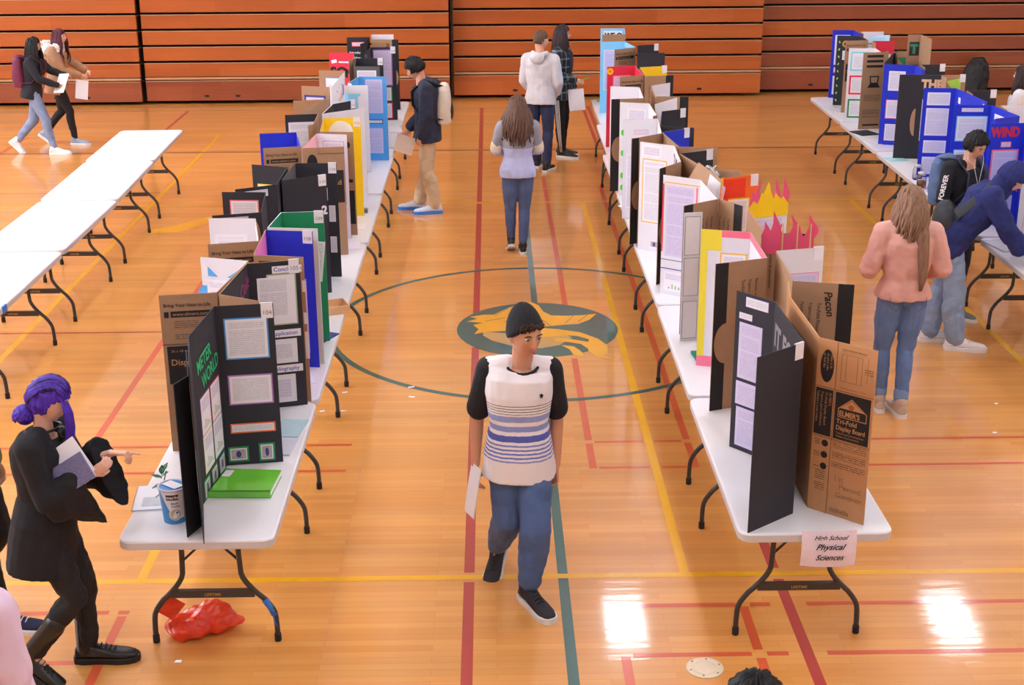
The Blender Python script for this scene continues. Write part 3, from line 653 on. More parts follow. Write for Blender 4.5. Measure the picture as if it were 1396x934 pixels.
# ---- middle row, opening to the near aisle (-x)
t, b = board('black tri-fold board at the front of the middle row, white pages on its left wing', [(1.32, 7.17), (1.487, 6.965), (1.498, 6.315), (1.235, 6.105)], 'l', 'black', 'black', group=GM, fills=False)
P, o = b[0]
s_ = P.w / .31
for (u, v, w, h, k) in ((.085 * s_, .845, .15, .05, 'text'), (.03, .77, .085, .03, 'text'), (.035, .43, .155, .315, 'lavtext'), (.03, .275, .16, .13, 'lavtext'), (.04, .03, .14, .225, 'lavtext')): sheet(P, u, v, min(w, P.w - u - .01), h, 'lav', k, .003, parent=o)
sil_m = mat('silver foil letters', (150, 148, 156), rough=.35, metal=.3)
letters(b[1][0], 'IT', .05, .70, .16, sil_m, b[1][1], bold=.05); letters(b[1][0], 'FOR', .24, .70, .16, sil_m, b[1][1], bold=.05); letters(b[1][0], 'WATER', .06, .52, .13, sil_m, b[1][1], bold=.05)
sheet(b[1][0], .02, .2, .2, .26, None, 'text', parent=b[1][1]); number_tag(bpanel(b[2][0]), b[2][1], 'r'); sheet(bpanel(b[2][0]), P.w, .68, .05, .2, None, 'blank', rot=-.1, parent=b[2][1], d=-.02)
t, b = board('yellow and pink edged board with a kraft and black back wing', [(1.32, 8.50), (1.615, 8.41), (1.605, 7.815), (1.285, 7.70)], 'l', 'white', 'kraft', group=GM, fills=False)
P, o = b[0]; mb = MB(); M_ = P.M(0, 0, .001); mb.box(0, .045, .07, P.h, 0, .001, sm('yellow'), M_); mb.box(0, P.w, 0, .07, 0, .001, sm('pink'), M_); mb.box(.13, P.w, .87, P.h, 0, .001, sm('pink'), M_); mb.box(.045, .13, .78, P.h, 0, .001, sm('yellow'), M_); mb.build('coloured_edge', None, o)
sheet(P, .135, .38, .15, .38, 'gold', 'text', .01, parent=o); sheet(P, .12, .05, .15, .2, 'ink', 'text', .012, parent=o)
mb = MB(); P2 = b[1][0]; mb.box(0, P2.w, .87, P2.h, 0, .001, sm('pink'), P2.M(0, 0, .001)); mb.build('coloured_edge', None, b[1][1]); sheet(P2, .3, .4, .25, .42, 'ink', 'text', .004, parent=b[1][1])
print_keyhole(bpanel(b[2][0]), b[2][1], 'l', name='')
t, b = board('board covered in white pages inside thin teal frames', [(1.275, 8.98), (1.40, 9.0)], 'l', 'white', 'white', group=GM, fills=False, h=.9, names=['wing_panel'])
for v in (.02, .325, .61): sheet(b[0][0], .012, v, .10, .26, 'dteal', 'blank', .003, parent=b[0][1])
t, b = board('white board with hot pink side lines and a kraft back wing', [(1.27, 10.10), (1.52, 9.92), (1.55, 9.31), (1.29, 9.12)], 'l', 'white', 'kraft', group=GM, fills=False)
P, o = b[0]; mb = MB(); M_ = P.M(0, 0, .001); mb.box(0, .012, .33, .85, 0, .001, sm('red'), M_); mb.box(P.w - .03, P.w - .018, .4, .85, 0, .001, sm('pink'), M_); mb.box(0, P.w, .27, .275, 0, .001, sm('ink'), M_); mb.box(0, P.w, .2, .207, 0, .001, sm('ink'), M_); mb.box(.02, P.w, .86, .867, 0, .001, sm('gold'), M_); mb.build('coloured_edge', None, o)
sheet(P, .03, .3, .23, .54, None, 'lavtext', parent=o); sheet(P, .03, .03, .2, .15, None, 'graph', parent=o)
print_keyhole(bpanel(b[2][0]), b[2][1], 'l', name='')
t, b = board('white board with gold framed page and a capital T at the top', [(1.23, 11.38), (1.49, 11.19), (1.46, 10.56), (1.265, 10.31)], 'l', 'white', 'kraft', group=GM, fills=False)
P, o = b[0]; sheet(P, .04, .25, .21, .52, 'gold', 'text', .01, parent=o); sheet(P, .03, .80, .17, .09, 'none', 'coarse', parent=o); letters(b[1][0], 'T', .03, .76, .14, ink_m, b[1][1], bold=.04); letters(b[1][0], 'HE', .16, .76, .14, ink_m, b[1][1], bold=.04); sheet(P, .12, .03, .08, .06, None, 'photo', parent=o)
print_keyhole(bpanel(b[2][0]), b[2][1], 'l', name='')
t, b = board('white board with two red outlined boxes and a hot pink edge', [(1.19, 12.42), (1.50, 12.44), (1.45, 11.74), (1.17, 11.5)], 'l', 'white', 'kraft', group=GM, fills=False)
P, o = b[0]; sheet(P, .1, .78, .12, .035, 'red', 'coarse', .003, parent=o); sheet(P, .08, .71, .15, .03, 'red', 'coarse', .004, parent=o); mb = MB(); mb.box(P.w * .55, P.w * .58, .05, .62, 0, .001, sm('red'), P.M(0, 0, .001)); mb.build('coloured_edge', None, o); sheet(P, .03, .1, .12, .5, None, 'coarse', parent=o)
print_keyhole(bpanel(b[2][0]), b[2][1], 'l', name='')
t, b = board('white board with small green leaf cutouts down its edge', [(1.24, 13.36), (1.51, 13.27), (1.51, 12.62), (1.47, 12.58)], 'l', 'white', 'kraft', group=GM, fills=False)
P, o = b[0]; sheet(P, .07, .6, .18, .26, None, 'coarse', rot=-.03, parent=o)
mb = MB()
for v in (.62, .42, .2, .08): mb.poly([(.035 + .018 * math.cos(a * PI / 6), v + .03 * math.sin(a * PI / 6)) for a in range(12)], 0, .001, P.M(0, 0, .0015), mat('leaf green card', (90, 200, 70), rough=.6))
mb.build('leaf_cutout', None, o)
t, b = board('kraft and black backed board carrying a white sheet with red scribbles', [(1.23, 14.35), (1.52, 14.27), (1.49, 13.58), (1.17, 13.53)], 'l', 'white', 'kraft', group=GM, fills=False)
letters(b[0][0], 'Cancer', .1, .70, .06, BC['red'], b[0][1], bold=0); print_keyhole(bpanel(b[2][0]), b[2][1], 'l', name='', words=False)
t, b = board('crimson tri-fold board with a yellow flower at its top corner', [(1.31, 15.77), (1.63, 15.84), (1.65, 15.1), (1.385, 15.0)], 'l', 'red', 'kraft', group=GM, fills=False)
P, o = b[0]; sheet(P, .08, .35, .19, .45, 'pink', 'lavtext', .012, parent=o); mb = MB(); M_ = P.M(.035, .86, .002)
for k in range(8): a = k * PI / 4; mb.poly([(.026 * math.cos(a) + .014 * math.cos(q * PI / 4), .026 * math.sin(a) + .014 * math.sin(q * PI / 4)) for q in range(8)], 0, .001, M_, BC['yellow'])
mb.poly([(.014 * math.cos(q * PI / 5), .014 * math.sin(q * PI / 5)) for q in range(10)], .001, .002, M_, BC['orange']); mb.build('paper_flower', None, o); print_bring(bpanel(b[2][0]), b[2][1]); sheet(b[1][0], .35, .55, .25, .3, None, 'lavtext', parent=b[1][1])
t, b = board('light blue tri-fold board headed WHO with a kraft near wing', [(1.41, 18.03), (1.72, 18.06), (1.80, 17.45), (1.52, 17.25)], 'l', 'lsky', 'kraft', group=GM, fills=False)
sheet(b[0][0], .05, .3, .2, .5, 'white', 'lavtext', parent=b[0][1]); letters(b[1][0], 'WHO', .05, .77, .11, blue_ink, b[1][1], bold=.04); print_bring(bpanel(b[2][0]), b[2][1])
t, b = board('farthest light blue board headed WE with a kraft front wing, middle row', [(1.52, 19.5), (1.85, 19.5), (1.80, 18.82), (1.49, 18.78)], 'l', 'lsky', 'kraft', group=GM, fills=False)
letters(b[0][0], 'WE O', .06, .79, .09, ink_m, b[0][1], bold=.05, backing=(-.02, -.02, .24, .09, 'white'))
# ---- middle row, opening to the right aisle (+x)
t, b = board('kraft tri-fold board printed ELMERS, nearest on the middle row', [(1.63, 7.33), (1.582, 7.04), (1.590, 6.385), (1.822, 6.175)], 'r', 'black', 'kraft2', group=GM, fills=False)
P, o = b[2]; Q = bpanel(P); M_ = Q.M(0, 0, .0012); mb = MB(); W_ = Q.w
def kq(a, b_, c, e): mb.face([M_ @ V(p) for p in ((a, b_, .0003), (c, b_, .0003), (c, e, .0003), (a, e, .0003))], kprint2_m, [(a, b_), (c, b_), (c, e), (a, e)])
def ln(a, b_, c, e): mb.box(a, c, b_, e, 0, .0004, ink_m, M_)
ln(.104, 0, .106, BH); ln(0, .668, W_, .670); ln(0, .405, W_, .407)
mb.poly([(.055 + .036 * math.cos(a * PI / 16), .78 + .085 * math.sin(a * PI / 16)) for a in range(32)], 0, .0004, M_, ink_m)
for k, s in enumerate(('Make it fit', 'to your size', 'or fold flat')): text_mb(mb, s, .018, M_ @ Matrix.Translation((.072 - k * .019, .845, 0)) @ Matrix.Rotation(-PI / 2, 4, 'Z'), kraft2_m, depth=.001)
for a, b_, c, e in ((.13, .72, .131, .86), (.24, .72, .241, .86), (.13, .859, .24, .86), (.13, .72, .24, .721), (.155, .725, .156, .855), (.215, .725, .216, .855), (.27, .74, .271, .86)): ln(a, b_, c, e)
kq(.13, .872, .26, .89); kq(.13, .685, .27, .71); kq(.255, .78, .3, .81)
ln(.004, .415, .098, .66); ln(.112, .415, W_ - .012, .66)
for k, s in enumerate(('ELMER\'S', 'Tri-Fold Display Board', 'Triptico para exhibicion', 'Tableau a trois volets')): text_mb(mb, s, .019, M_ @ Matrix.Translation((.078 - k * .022, .645, 0)) @ Matrix.Rotation(-PI / 2, 4, 'Z'), kraft2_m, depth=.001)
# house emblem with lettering
mb.poly([(.13, .578), (.20, .640), (.285, .578), (.285, .533), (.13, .533)], .0005, .0008, M_, kraft2_m)
mb.poly([(.134, .576), (.20, .634), (.281, .576), (.281, .537), (.134, .537)], .0008, .0010, M_, ink_m)
mb.poly([(.142, .582), (.20, .630), (.273, .582)], .0010, .0012, M_, kraft2_m)
mb.poly([(.20 + .016 * math.cos(a * PI / 6), .596 + .013 * math.sin(a * PI / 6)) for a in range(12)], .0012, .0014, M_, mat('orange brown print', (170, 90, 40), rough=.8))
text_mb(mb, "ELMER'S", .037, M_ @ Matrix.Translation((.138, .543, 0)), kraft2_m, depth=.0016, bold=.03, sx=.85)
text_mb(mb, 'Tri-Fold', .034, M_ @ Matrix.Translation((.125, .500, 0)), kraft2_m, depth=.001, bold=.02); text_mb(mb, 'Display Board', .034, M_ @ Matrix.Translation((.125, .466, 0)), kraft2_m, depth=.001, bold=.02, sx=.82)
text_mb(mb, 'Triptico para presentaciones', .013, M_ @ Matrix.Translation((.127, .445, 0)), kraft2_m, depth=.001); text_mb(mb, 'Tableau de presentation', .013, M_ @ Matrix.Translation((.127, .428, 0)), kraft2_m, depth=.001)
for k in range(3): mb.poly([(.072 + .018 * math.cos(a * PI / 8), .375 - .062 * k + .018 * math.sin(a * PI / 8)) for a in range(16)], 0, .0004, M_, ink_m); kq(.015, .36 - .062 * k, .045, .39 - .062 * k)
for k in range(3): kq(.115, .365 - .055 * k, W_ - .015, .40 - .055 * k)
kq(.03, .12, .085, .23)
text_mb(mb, '1st', .05, M_ @ Matrix.Translation((.13, .19, 0)), pencil_m, depth=.001, bold=-.01); text_mb(mb, 'Period', .045, M_ @ Matrix.Translation((.165, .15, 0)), pencil_m, depth=.001, bold=-.01); text_mb(mb, 'Gardner', .042, M_ @ Matrix.Translation((.15, .105, 0)), pencil_m, depth=.001, bold=-.01)
text_mb(mb, 'Isabella', .036, M_ @ Matrix.Translation((.125, .02, 0)), pencil_m, depth=.001, bold=.01)
mb.build('box_print', None, o)
Q = bpanel(b[1][0]); mb = MB(); M_ = Q.M(0, 0, .0012); kq(.08, .3, .26, .8); mb.build('box_print', None, b[1][1])
t, b = board('kraft tri-fold board marked Pacon with a black end stripe, near', [(1.99, 8.04), (1.69, 7.97), (1.66, 7.345), (1.98, 7.26)], 'r', 'white', 'kraft', group=GM, fills=False, tagn='')
sheet(b[0][0], .04, .2, .24, .56, 'pink', 'lavtext', .004, parent=b[0][1]); print_keyhole(bpanel(b[2][0]), b[2][1], 'r')
mb = MB(); Q = bpanel(b[1][0]); M_ = Q.M(0, 0, .0012); text_mb(mb, 'Tri-Fold Presentation Board', .05, M_ @ Matrix.Translation((.02, .6, 0)), ink_m, depth=.001, sx=.7); mb.build('box_print', None, b[1][1])
tflame, bfl = board('board crowned with pink and yellow paper flames on sticks', [(1.99, 9.12), (1.70, 9.0), (1.70, 8.39), (2.0, 8.35)], 'r', 'white', 'kraft', group=GM, fills=False)
def flames(P, o, u0, u1, v0, vb, tongues, c_, d=.004):
    """cut paper flames: a band with curling tongues; tongue = (u, base width, height, sway)"""
    mb = MB(); M_ = P.M(0, 0, d); mb.box(u0, u1, v0, vb, 0, .0015, BC[c_], M_)
    for i, (u, w, h, sw) in enumerate(tongues):
        L_, R_ = [], []
        for k in range(11):
            t = k / 10; x = u + sw * (math.sin(t * PI * 1.35) * .55 + .45 * t * t); ww = w * .5 * (1 - t) ** .7 * (1 + .25 * math.sin(t * 5))
            L_.append((x - ww, vb - .01 + h * t)); R_.append((x + ww, vb - .01 + h * t))
        pts = L_[:-1] + [((L_[-1][0] + R_[-1][0]) / 2, L_[-1][1])] + R_[:-1][::-1]
        mb.poly(pts[::-1], .0002 * i, .0015 + .0002 * i, M_, BC[c_])
    mb.build('paper_flames', None, o)
P, o = bfl[0]; flames(P, o, 0, P.w, .86, .93, [(.03, .06, .12, .02), (.09, .05, .2, -.04), (.16, .05, .16, .03), (.21, .05, .19, .03), (.27, .06, .2, .04)], 'hot', .002); flames(P, o, 0, P.w, .85, .93, [(.04, .07, .05, .01), (.10, .07, .1, .01), (.15, .1, .17, -.01), (.21, .08, .09, .02), (.27, .07, .06, 0)], 'yellow', .005); sheet(P, .03, .25, .24, .58, None, 'lavtext', parent=o)
mb = MB(); P1_ = bfl[1][0]; mb.box(0, P1_.w, .84, P1_.h, 0, .001, BC['hot'], P1_.M(0, 0, .001)); mb.build('coloured_edge', None, bfl[1][1])
Q = bpanel(bfl[2][0]); flames(Q, bfl[2][1], -.02, Q.w, .78, .90, [(.0, .05, .10, .02), (.05, .06, .17, .03), (.10, .05, .09, -.03), (.16, .06, .15, .05), (.21, .06, .08, -.02), (.27, .07, .15, .04)], 'hot', .003)
mb = MB()
for u in (.11, .2, .28):
    mb.box(u - .004, u + .004, .62, .98, 0, .003, mat('pale craft stick', (225, 190, 130), rough=.6), Q.M(0, 0, .009))
mb.build('craft_stick', None, bfl[2][1]); print_keyhole(Q, bfl[2][1], 'r', name='')
t, b = board('orange and red flame coloured board with a white page and tag', [(1.97, 10.07), (1.68, 9.97), (1.56, 9.32), (1.685, 9.10)], 'r', 'orange', 'kraft', group=GM, fills=False, tagn='')
P, o = b[0]; mb = MB(); M_ = P.M(0, 0, .001); mb.box(.015, .2, .76, .9, 0, .0008, mat('red orange paint', (238, 60, 26), rough=.6), M_); mb.box(.015, .06, .5, .78, 0, .0008, mat('red orange paint', (238, 60, 26)), M_); mb.box(0, .015, .4, P.h, 0, .0009, BC['yellow'], M_); mb.build('painted_border', None, o)
sheet(P, .06, .5, .17, .24, 'yellow', 'text', .009, parent=o); sheet(P, .1, .05, .18, .33, None, 'coarse', parent=o)
print_keyhole(bpanel(b[2][0]), b[2][1], 'r', name='')
t, b = board('black faced kraft board with a white tag and a tangle of tape', [(1.78, 11.02), (1.49, 10.88), (1.60, 10.36), (1.86, 10.20)], 'r', 'black', 'kraft', group=GM, fills=False, tagn='')
t, b = board('blue and white tri-fold board right of the capital T board', [(1.72, 11.97), (1.46, 11.78), (1.52, 11.15), (1.83, 11.1)], 'r', 'blue', 'kraft', group=GM, fills=False, tagn='')
sheet(b[0][0], .05, .3, .2, .45, None, 'text', parent=b[0][1]); sheet(b[1][0], .1, .2, .4, .6, None, 'text', parent=b[1][1])
t, b = board('black board with a yellow framed page, fifth on the right side', [(1.82, 12.96), (1.58, 12.82), (1.48, 12.1), (1.76, 11.98)], 'r', 'black', 'black', group=GM, fills=False, tagn='')
sheet(b[0][0], .04, .5, .17, .2, 'yellow', 'text', .015, parent=b[0][1])
t, b = board('kraft board marked Pacon with a black end stripe, far', [(1.87, 14.56), (1.65, 14.36), (1.62, 13.68), (1.94, 13.65)], 'r', 'white', 'kraft', group=GM, fills=False)
sheet(b[0][0], .03, .3, .2, .5, 'none', 'coarse', parent=b[0][1]); print_keyhole(bpanel(b[2][0]), b[2][1], 'r')
t, b = board('yellow tri-fold board with a tilted white tag, middle row', [(1.99, 15.8), (1.67, 15.7), (1.66, 15.02), (1.97, 15.08)], 'r', 'yellow', 'kraft', group=GM, fills=False, tagn='')
print_keyhole(bpanel(b[2][0]), b[2][1], 'r', words=True, name='')
t, b = board('plain black backed board with a pink page inside, far middle row', [(2.12, 17.75), (1.84, 17.63), (1.77, 16.9), (2.1, 16.92)], 'r', 'black', 'black', group=GM, fills=False, tagn='')
sheet(b[0][0], .05, .5, .2, .28, 'pink', 'lavtext', parent=b[0][1])

# ---- right row
t, b = board('royal blue board at the far end of the right row', [(4.64, 19.1), (4.92, 19.08), (4.9, 18.6), (4.86, 18.55)], 'l', 'blue', 'blue', group=GR, fills=False)
sheet(b[0][0], .04, .45, .2, .4, None, 'text', parent=b[0][1]); sheet(b[0][0], .05, .35, .1, .06, 'pink', 'blank', parent=b[0][1]); sheet(b[0][0], .04, .05, .2, .25, None, 'text', parent=b[0][1])
t, b = board('black board with gold letters GR and yellow green dashes', [(4.56, 18.5), (4.84, 18.42), (4.83, 17.98), (4.53, 17.92)], 'l', 'black', 'kraft', group=GR, fills=False)
letters(b[0][0], 'GR', .07, .77, .11, gold_m, b[0][1], bold=.06); letters(b[1][0], 'OW', .05, .77, .11, gold_m, b[1][1], bold=.06); sheet(b[0][0], .08, .6, .1, .12, None, 'coarse', parent=b[0][1])
mb = MB()
for k in range(9): mb.box(-.008, .008, -.015, .015, 0, .001, mat('lime card', (170, 220, 90), rough=.6), b[0][0].M(.035, .07 + k * .095, .001, .4 * (-1) ** k))
mb.build('lime_dash', None, b[0][1]); print_bring(bpanel(b[2][0]), b[2][1])
t, b = board('white board with blue, red and green framed pages', [(4.40, 17.22), (4.71, 17.18), (4.69, 16.86), (4.66, 16.84)], 'l', 'white', 'white', group=GR, fills=False)
for v, c_ in ((.66, 'cyan'), (.37, 'red'), (.08, 'green')): sheet(b[0][0], .05, v, .18, .19, c_, 'text', .022, parent=b[0][1])
b_ = board('plain kraft board wing printed with small black diagrams', [(4.765, 16.86), (4.765, 16.78), (4.455, 16.74)], 'l', 'kraft', 'kraft', group=GR, fills=False, names=['center_panel', 'wing_panel'], h=.92)
Q = bpanel(b_[1][1][0]); mb = MB(); M_ = Q.M(0, 0, .001)
for v, h_ in ((.86, .03), (.80, .03), (.74, .03), (.34, .08), (.14, .1), (.04, .02)): mb.box(.05, Q.w - .06, v, v + h_, 0, .0004, pencil_m if h_ > .05 else ink_m, M_) if h_ < .05 else mb.face([M_ @ V(p) for p in ((.04, v, .0003), (Q.w - .06, v, .0003), (Q.w - .06, v + h_, .0003), (.04, v + h_, .0003))], kprint_m, [(0, v), (.2, v), (.2, v + h_), (0, v + h_)])
mb.poly([(Q.w / 2 - .06, .64), (Q.w / 2 + .06, .64), (Q.w / 2 + .05, .55), (Q.w / 2 + .08, .5), (Q.w / 2 - .08, .5), (Q.w / 2 - .05, .55)], 0, .0004, M_, ink_m)
mb.poly([(Q.w / 2 - .045, .625), (Q.w / 2 + .045, .625), (Q.w / 2 + .035, .56), (Q.w / 2 - .035, .56)], .0004, .0006, M_, kraft_m); mb.build('box_print', None, b_[1][1][1])
t, b = board('black board bent open behind the printed kraft wing', [(4.95, 17.0), (4.80, 16.7), (4.56, 16.1), (4.50, 15.95)], 'l', 'black', 'black', group=GR, fills=False)
sheet(b[0][0], .04, .3, .18, .4, None, 'coarse', parent=b[0][1])
t, b = board('blue board with three white pages, one pink edged', [(4.45, 15.8), (4.77, 15.7), (4.76, 15.3), (4.72, 15.25)], 'l', 'blue', 'blue', group=GR, fills=False)
for v, h_, c_ in ((.62, .22, None), (.31, .2, 'pink'), (.05, .19, None)): sheet(b[0][0], .06, v, .18, h_, c_, 'text', parent=b[0][1])
t, b = board('black board headed THE with a round kraft patch', [(4.40, 15.0), (4.61, 14.98), (4.84, 14.92)], 'l', 'black', 'kraft', group=GR, fills=False, names=['wing_panel', 'wing_panel'])
P, o = b[1]; letters(P, 'THE', .03, .77, .13, mat('kraft letters', (222, 184, 150), rough=.7), o, bold=.06, sx=.9); sheet(P, .05, .2, .16, .45, None, 'lavtext', parent=o)
mb = MB(); mb.poly([(.2 + .05 * math.cos(a * PI / 12), .4 + .15 * math.sin(a * PI / 12)) for a in range(6, 19)], 0, .001, b[0][0].M(0, 0, .001), kraft_m); mb.build('kraft_patch', None, b[0][1])
t, b = board('tall royal blue board left of the student with earphones', [(4.39, 14.08), (4.70, 14.03), (4.73, 13.2), (4.69, 13.15)], 'l', 'blue', 'blue', group=GR, fills=False)
P, o = b[0]
for v, h_ in ((.74, .13), (.43, .28), (.25, .13), (.03, .18)): sheet(P, .04, v, .225, h_, None, 'text', parent=o)
for u, v in ((.1, .78), (.3, .7), (.5, .6)): sheet(b[1][0], u, v, .06, .06, None, 'blank', parent=b[1][1])
mb = MB(); mb.poly([(.25, .62), (.8, .9), (.8, .6)], 0, .001, b[1][0].M(0, 0, .001), paper_m); mb.build('white_cutout', None, b[1][1])
t, b = board('royal blue board directly behind the student with earphones', [(4.37, 13.04), (4.71, 13.02), (4.76, 12.42), (4.5, 12.30)], 'l', 'blue', 'blue', group=GR, fills=False)
P, o = b[0]; sheet(P, .07, .85, .2, .035, None, 'coarse', parent=o); sheet(P, .04, .58, .27, .22, 'cyan', 'text', .01, parent=o); sheet(P, .04, .35, .12, .13, 'cyan', 'text', .01, parent=o); sheet(P, .04, .12, .26, .18, 'cyan', 'text', .01, parent=o)
sheet(b[1][0], .1, .80, .2, .05, None, 'coarse', parent=b[1][1]); sheet(b[1][0], .36, .76, .2, .05, None, 'coarse', parent=b[1][1])
t, b = board('blue board headed WIND in red letters behind the hooded student', [(4.38, 12.05), (4.70, 12.08), (4.76, 11.5), (4.72, 11.45)], 'l', 'blue', 'blue', group=GR, fills=False)
P, o = b[0]; letters(P, 'WIND', .005, .80, .115, BC['red'], o, bold=.06, sx=.8); sheet(P, .11, .71, .08, .035, 'pink', 'coarse', parent=o); sheet(P, .04, .36, .22, .31, 'pink', 'lavtext', .014, parent=o); sheet(P, .04, .05, .22, .22, None, 'lavtext', parent=o)
t, b = board('white board with thin pink frames at the right edge', [(4.31, 11.04), (4.62, 11.02), (4.66, 10.5), (4.62, 10.45)], 'l', 'white', 'white', group=GR, fills=False)
sheet(b[0][0], .05, .5, .2, .35, 'pink', 'text', .003, parent=b[0][1]); sheet(b[0][0], .05, .06, .2, .38, 'pink', 'text', .003, parent=b[0][1])
t, b = board('narrow kraft column board with green letters T and O', [(4.93, 16.60), (5.08, 16.60), (5.075, 16.15)], 'l', 'kraft', 'kraft', group=GR, fills=False, names=['wing_panel', 'center_panel'], h=1.145)
for v, s in ((.93, 'T'), (.66, 'O')): letters(b[0][0], s, .04, v, .14, mat('teal letters', (60, 150, 120), rough=.6), b[0][1], bold=.06, backing=(-.015, -.03, .10, .13, 'black'))
for i, (x0, x1, y, c, lab, s_) in enumerate([(4.96, 5.28, 18.9, 'white', 'white board with a green line, far end, outer side of right row', None), (4.86, 5.15, 17.9, 'red', 'kraft backed red board on the outer side of right row', None), (4.86, 5.16, 16.9, 'green', 'kraft board with a green triangle, outer side of right row', None),
        (4.84, 5.13, 15.75, 'black', 'black board with a white tag, outer side of right row', ''), (4.83, 5.10, 14.95, 'kraft', 'kraft board with a lime corner, outer side of right row', ''), (4.76, 5.07, 13.9, 'black', 'kraft edged black board with a tag, outer side of right row', ''), (4.78, 5.08, 13.0, 'white', 'white board over black, outer side of right row', None)]):
    t, b = board(lab, [(x1, y), (x0, y - .02), (x0 - .02, y - .26)], 'r', c if c not in ('green',) else 'kraft', 'kraft', group=GR, fills=False, tagn=s_)
    P, o = b[0]
    if c == 'green': mb = MB(); mb.poly([(.04, .84), (.26, .62), (.26, .84)], 0, .001, P.M(0, 0, .001), BC['green']); mb.build('green_cutout', None, o)
    elif lab.startswith('kraft board with a lime'): mb = MB(); mb.poly([(.06, .85), (.22, .62), (.22, .88)], 0, .001, P.M(0, 0, .001), mat('lime card', (170, 220, 90))); mb.build('lime_cutout', None, o)
    else: sheet(P, .05, .4, .2, .35, 'green' if i == 0 else None, 'text', parent=o)

# ------------------------------------------------------------------ people
def shade(name, c, **k): return mat(name, c, **k)
skin_l = mat('fair skin', (232, 184, 164), rough=.5, var=.04, scale=12, subs=.12)
skin_m = mat('light brown skin', (206, 148, 118), rough=.5, var=.05, scale=12, subs=.12)
skin_w = mat('warm skin', (222, 164, 136), rough=.5, var=.05, scale=12, subs=.12)
lip_m = mat('lips', (190, 100, 96), rough=.45)
eye_w = mat('eye white', (225, 222, 220), rough=.25)
iris_m = mat('dark iris', (40, 26, 20), rough=.2)
lash_m = mat('lashes and brows', (34, 24, 20), rough=.8)

def hair_mat(name, c, c2):
    if name in MATS: return MATS[name]
    m = mat(name, c, rough=.5, var=.35, scale=24, bump=.3, spec=.3)
    nt = m.node_tree; mx = [n for n in nt.nodes if n.type == 'MIX'][0]; mx.inputs['B'].default_value = (*lin(c2), 1)
    nz = [n for n in nt.nodes if n.type == 'TEX_NOISE'][0]; mp = nd(nt, 'ShaderNodeMapping'); mp.inputs['Scale'].default_value = (3, 3, .35)
    tc = [n for n in nt.nodes if n.type == 'TEX_COORD'][0]; nt.links.new(tc.outputs['Object'], mp.inputs['Vector']); nt.links.new(mp.outputs[0], nz.inputs['Vector'])
    return m
def band_mat(name, bands, base, axis=2, rough=.8):
    """knit cloth with woven bands at given heights (object space z, metres)"""
    m = bpy.data.materials.new(name); m.use_nodes = True; nt = m.node_tree; b = nt.nodes['Principled BSDF']
    tc = nd(nt, 'ShaderNodeTexCoord'); s = nd(nt, 'ShaderNodeSeparateXYZ'); L(nt, tc.outputs['Object'], s.inputs[0])
    nz = nd(nt, 'ShaderNodeTexNoise', Scale=55.0, Detail=3.0); L(nt, tc.outputs['Object'], nz.inputs['Vector'])
    z = mth(nt, 'ADD', s.outputs[axis], mth(nt, 'MULTIPLY', mth(nt, 'SUBTRACT', nz.outputs['Fac'], .5), .006))
    prev = None
    for z0, z1, c in bands:
        mx = nd(nt, 'ShaderNodeMix', data_type='RGBA')
        if prev is None: mx.inputs['A'].default_value = (*lin(base), 1)
        else: L(nt, prev, mx.inputs['A'])
        mx.inputs['B'].default_value = (*lin(c), 1)
        L(nt, mth(nt, 'MULTIPLY', mth(nt, 'GREATER_THAN', z, z0), mth(nt, 'LESS_THAN', z, z1)), mx.inputs['Factor']); prev = mx.outputs['Result']
    L(nt, prev, b.inputs['Base Color']); b.inputs['Roughness'].default_value = rough
    MATS[name] = m; return m
def plaid_mat(name, c1, c2, sc=9):
    m = bpy.data.materials.new(name); m.use_nodes = True; nt = m.node_tree; b = nt.nodes['Principled BSDF']
    tc = nd(nt, 'ShaderNodeTexCoord'); s = nd(nt, 'ShaderNodeSeparateXYZ'); L(nt, tc.outputs['Object'], s.inputs[0])
    xs = mth(nt, 'ADD', s.outputs[0], s.outputs[1])
    a = mth(nt, 'LESS_THAN', mth(nt, 'FRACT', mth(nt, 'MULTIPLY', xs, sc)), .22); c = mth(nt, 'LESS_THAN', mth(nt, 'FRACT', mth(nt, 'MULTIPLY', s.outputs[2], sc)), .22)
    mx = nd(nt, 'ShaderNodeMix', data_type='RGBA'); mx.inputs['A'].default_value = (*lin(c1), 1); mx.inputs['B'].default_value = (*lin(c2), 1)
    L(nt, mth(nt, 'MULTIPLY', mth(nt, 'ADD', a, c), .5), mx.inputs['Factor']); L(nt, mx.outputs['Result'], b.inputs['Base Color']); b.inputs['Roughness'].default_value = .85
    MATS[name] = m; return m
def denim(name, c, c2):
    m = mat(name, c, rough=.8, var=.25, scale=7, bump=.25)
    [n for n in m.node_tree.nodes if n.type == 'MIX'][0].inputs['B'].default_value = (*lin(c2), 1)
    return m

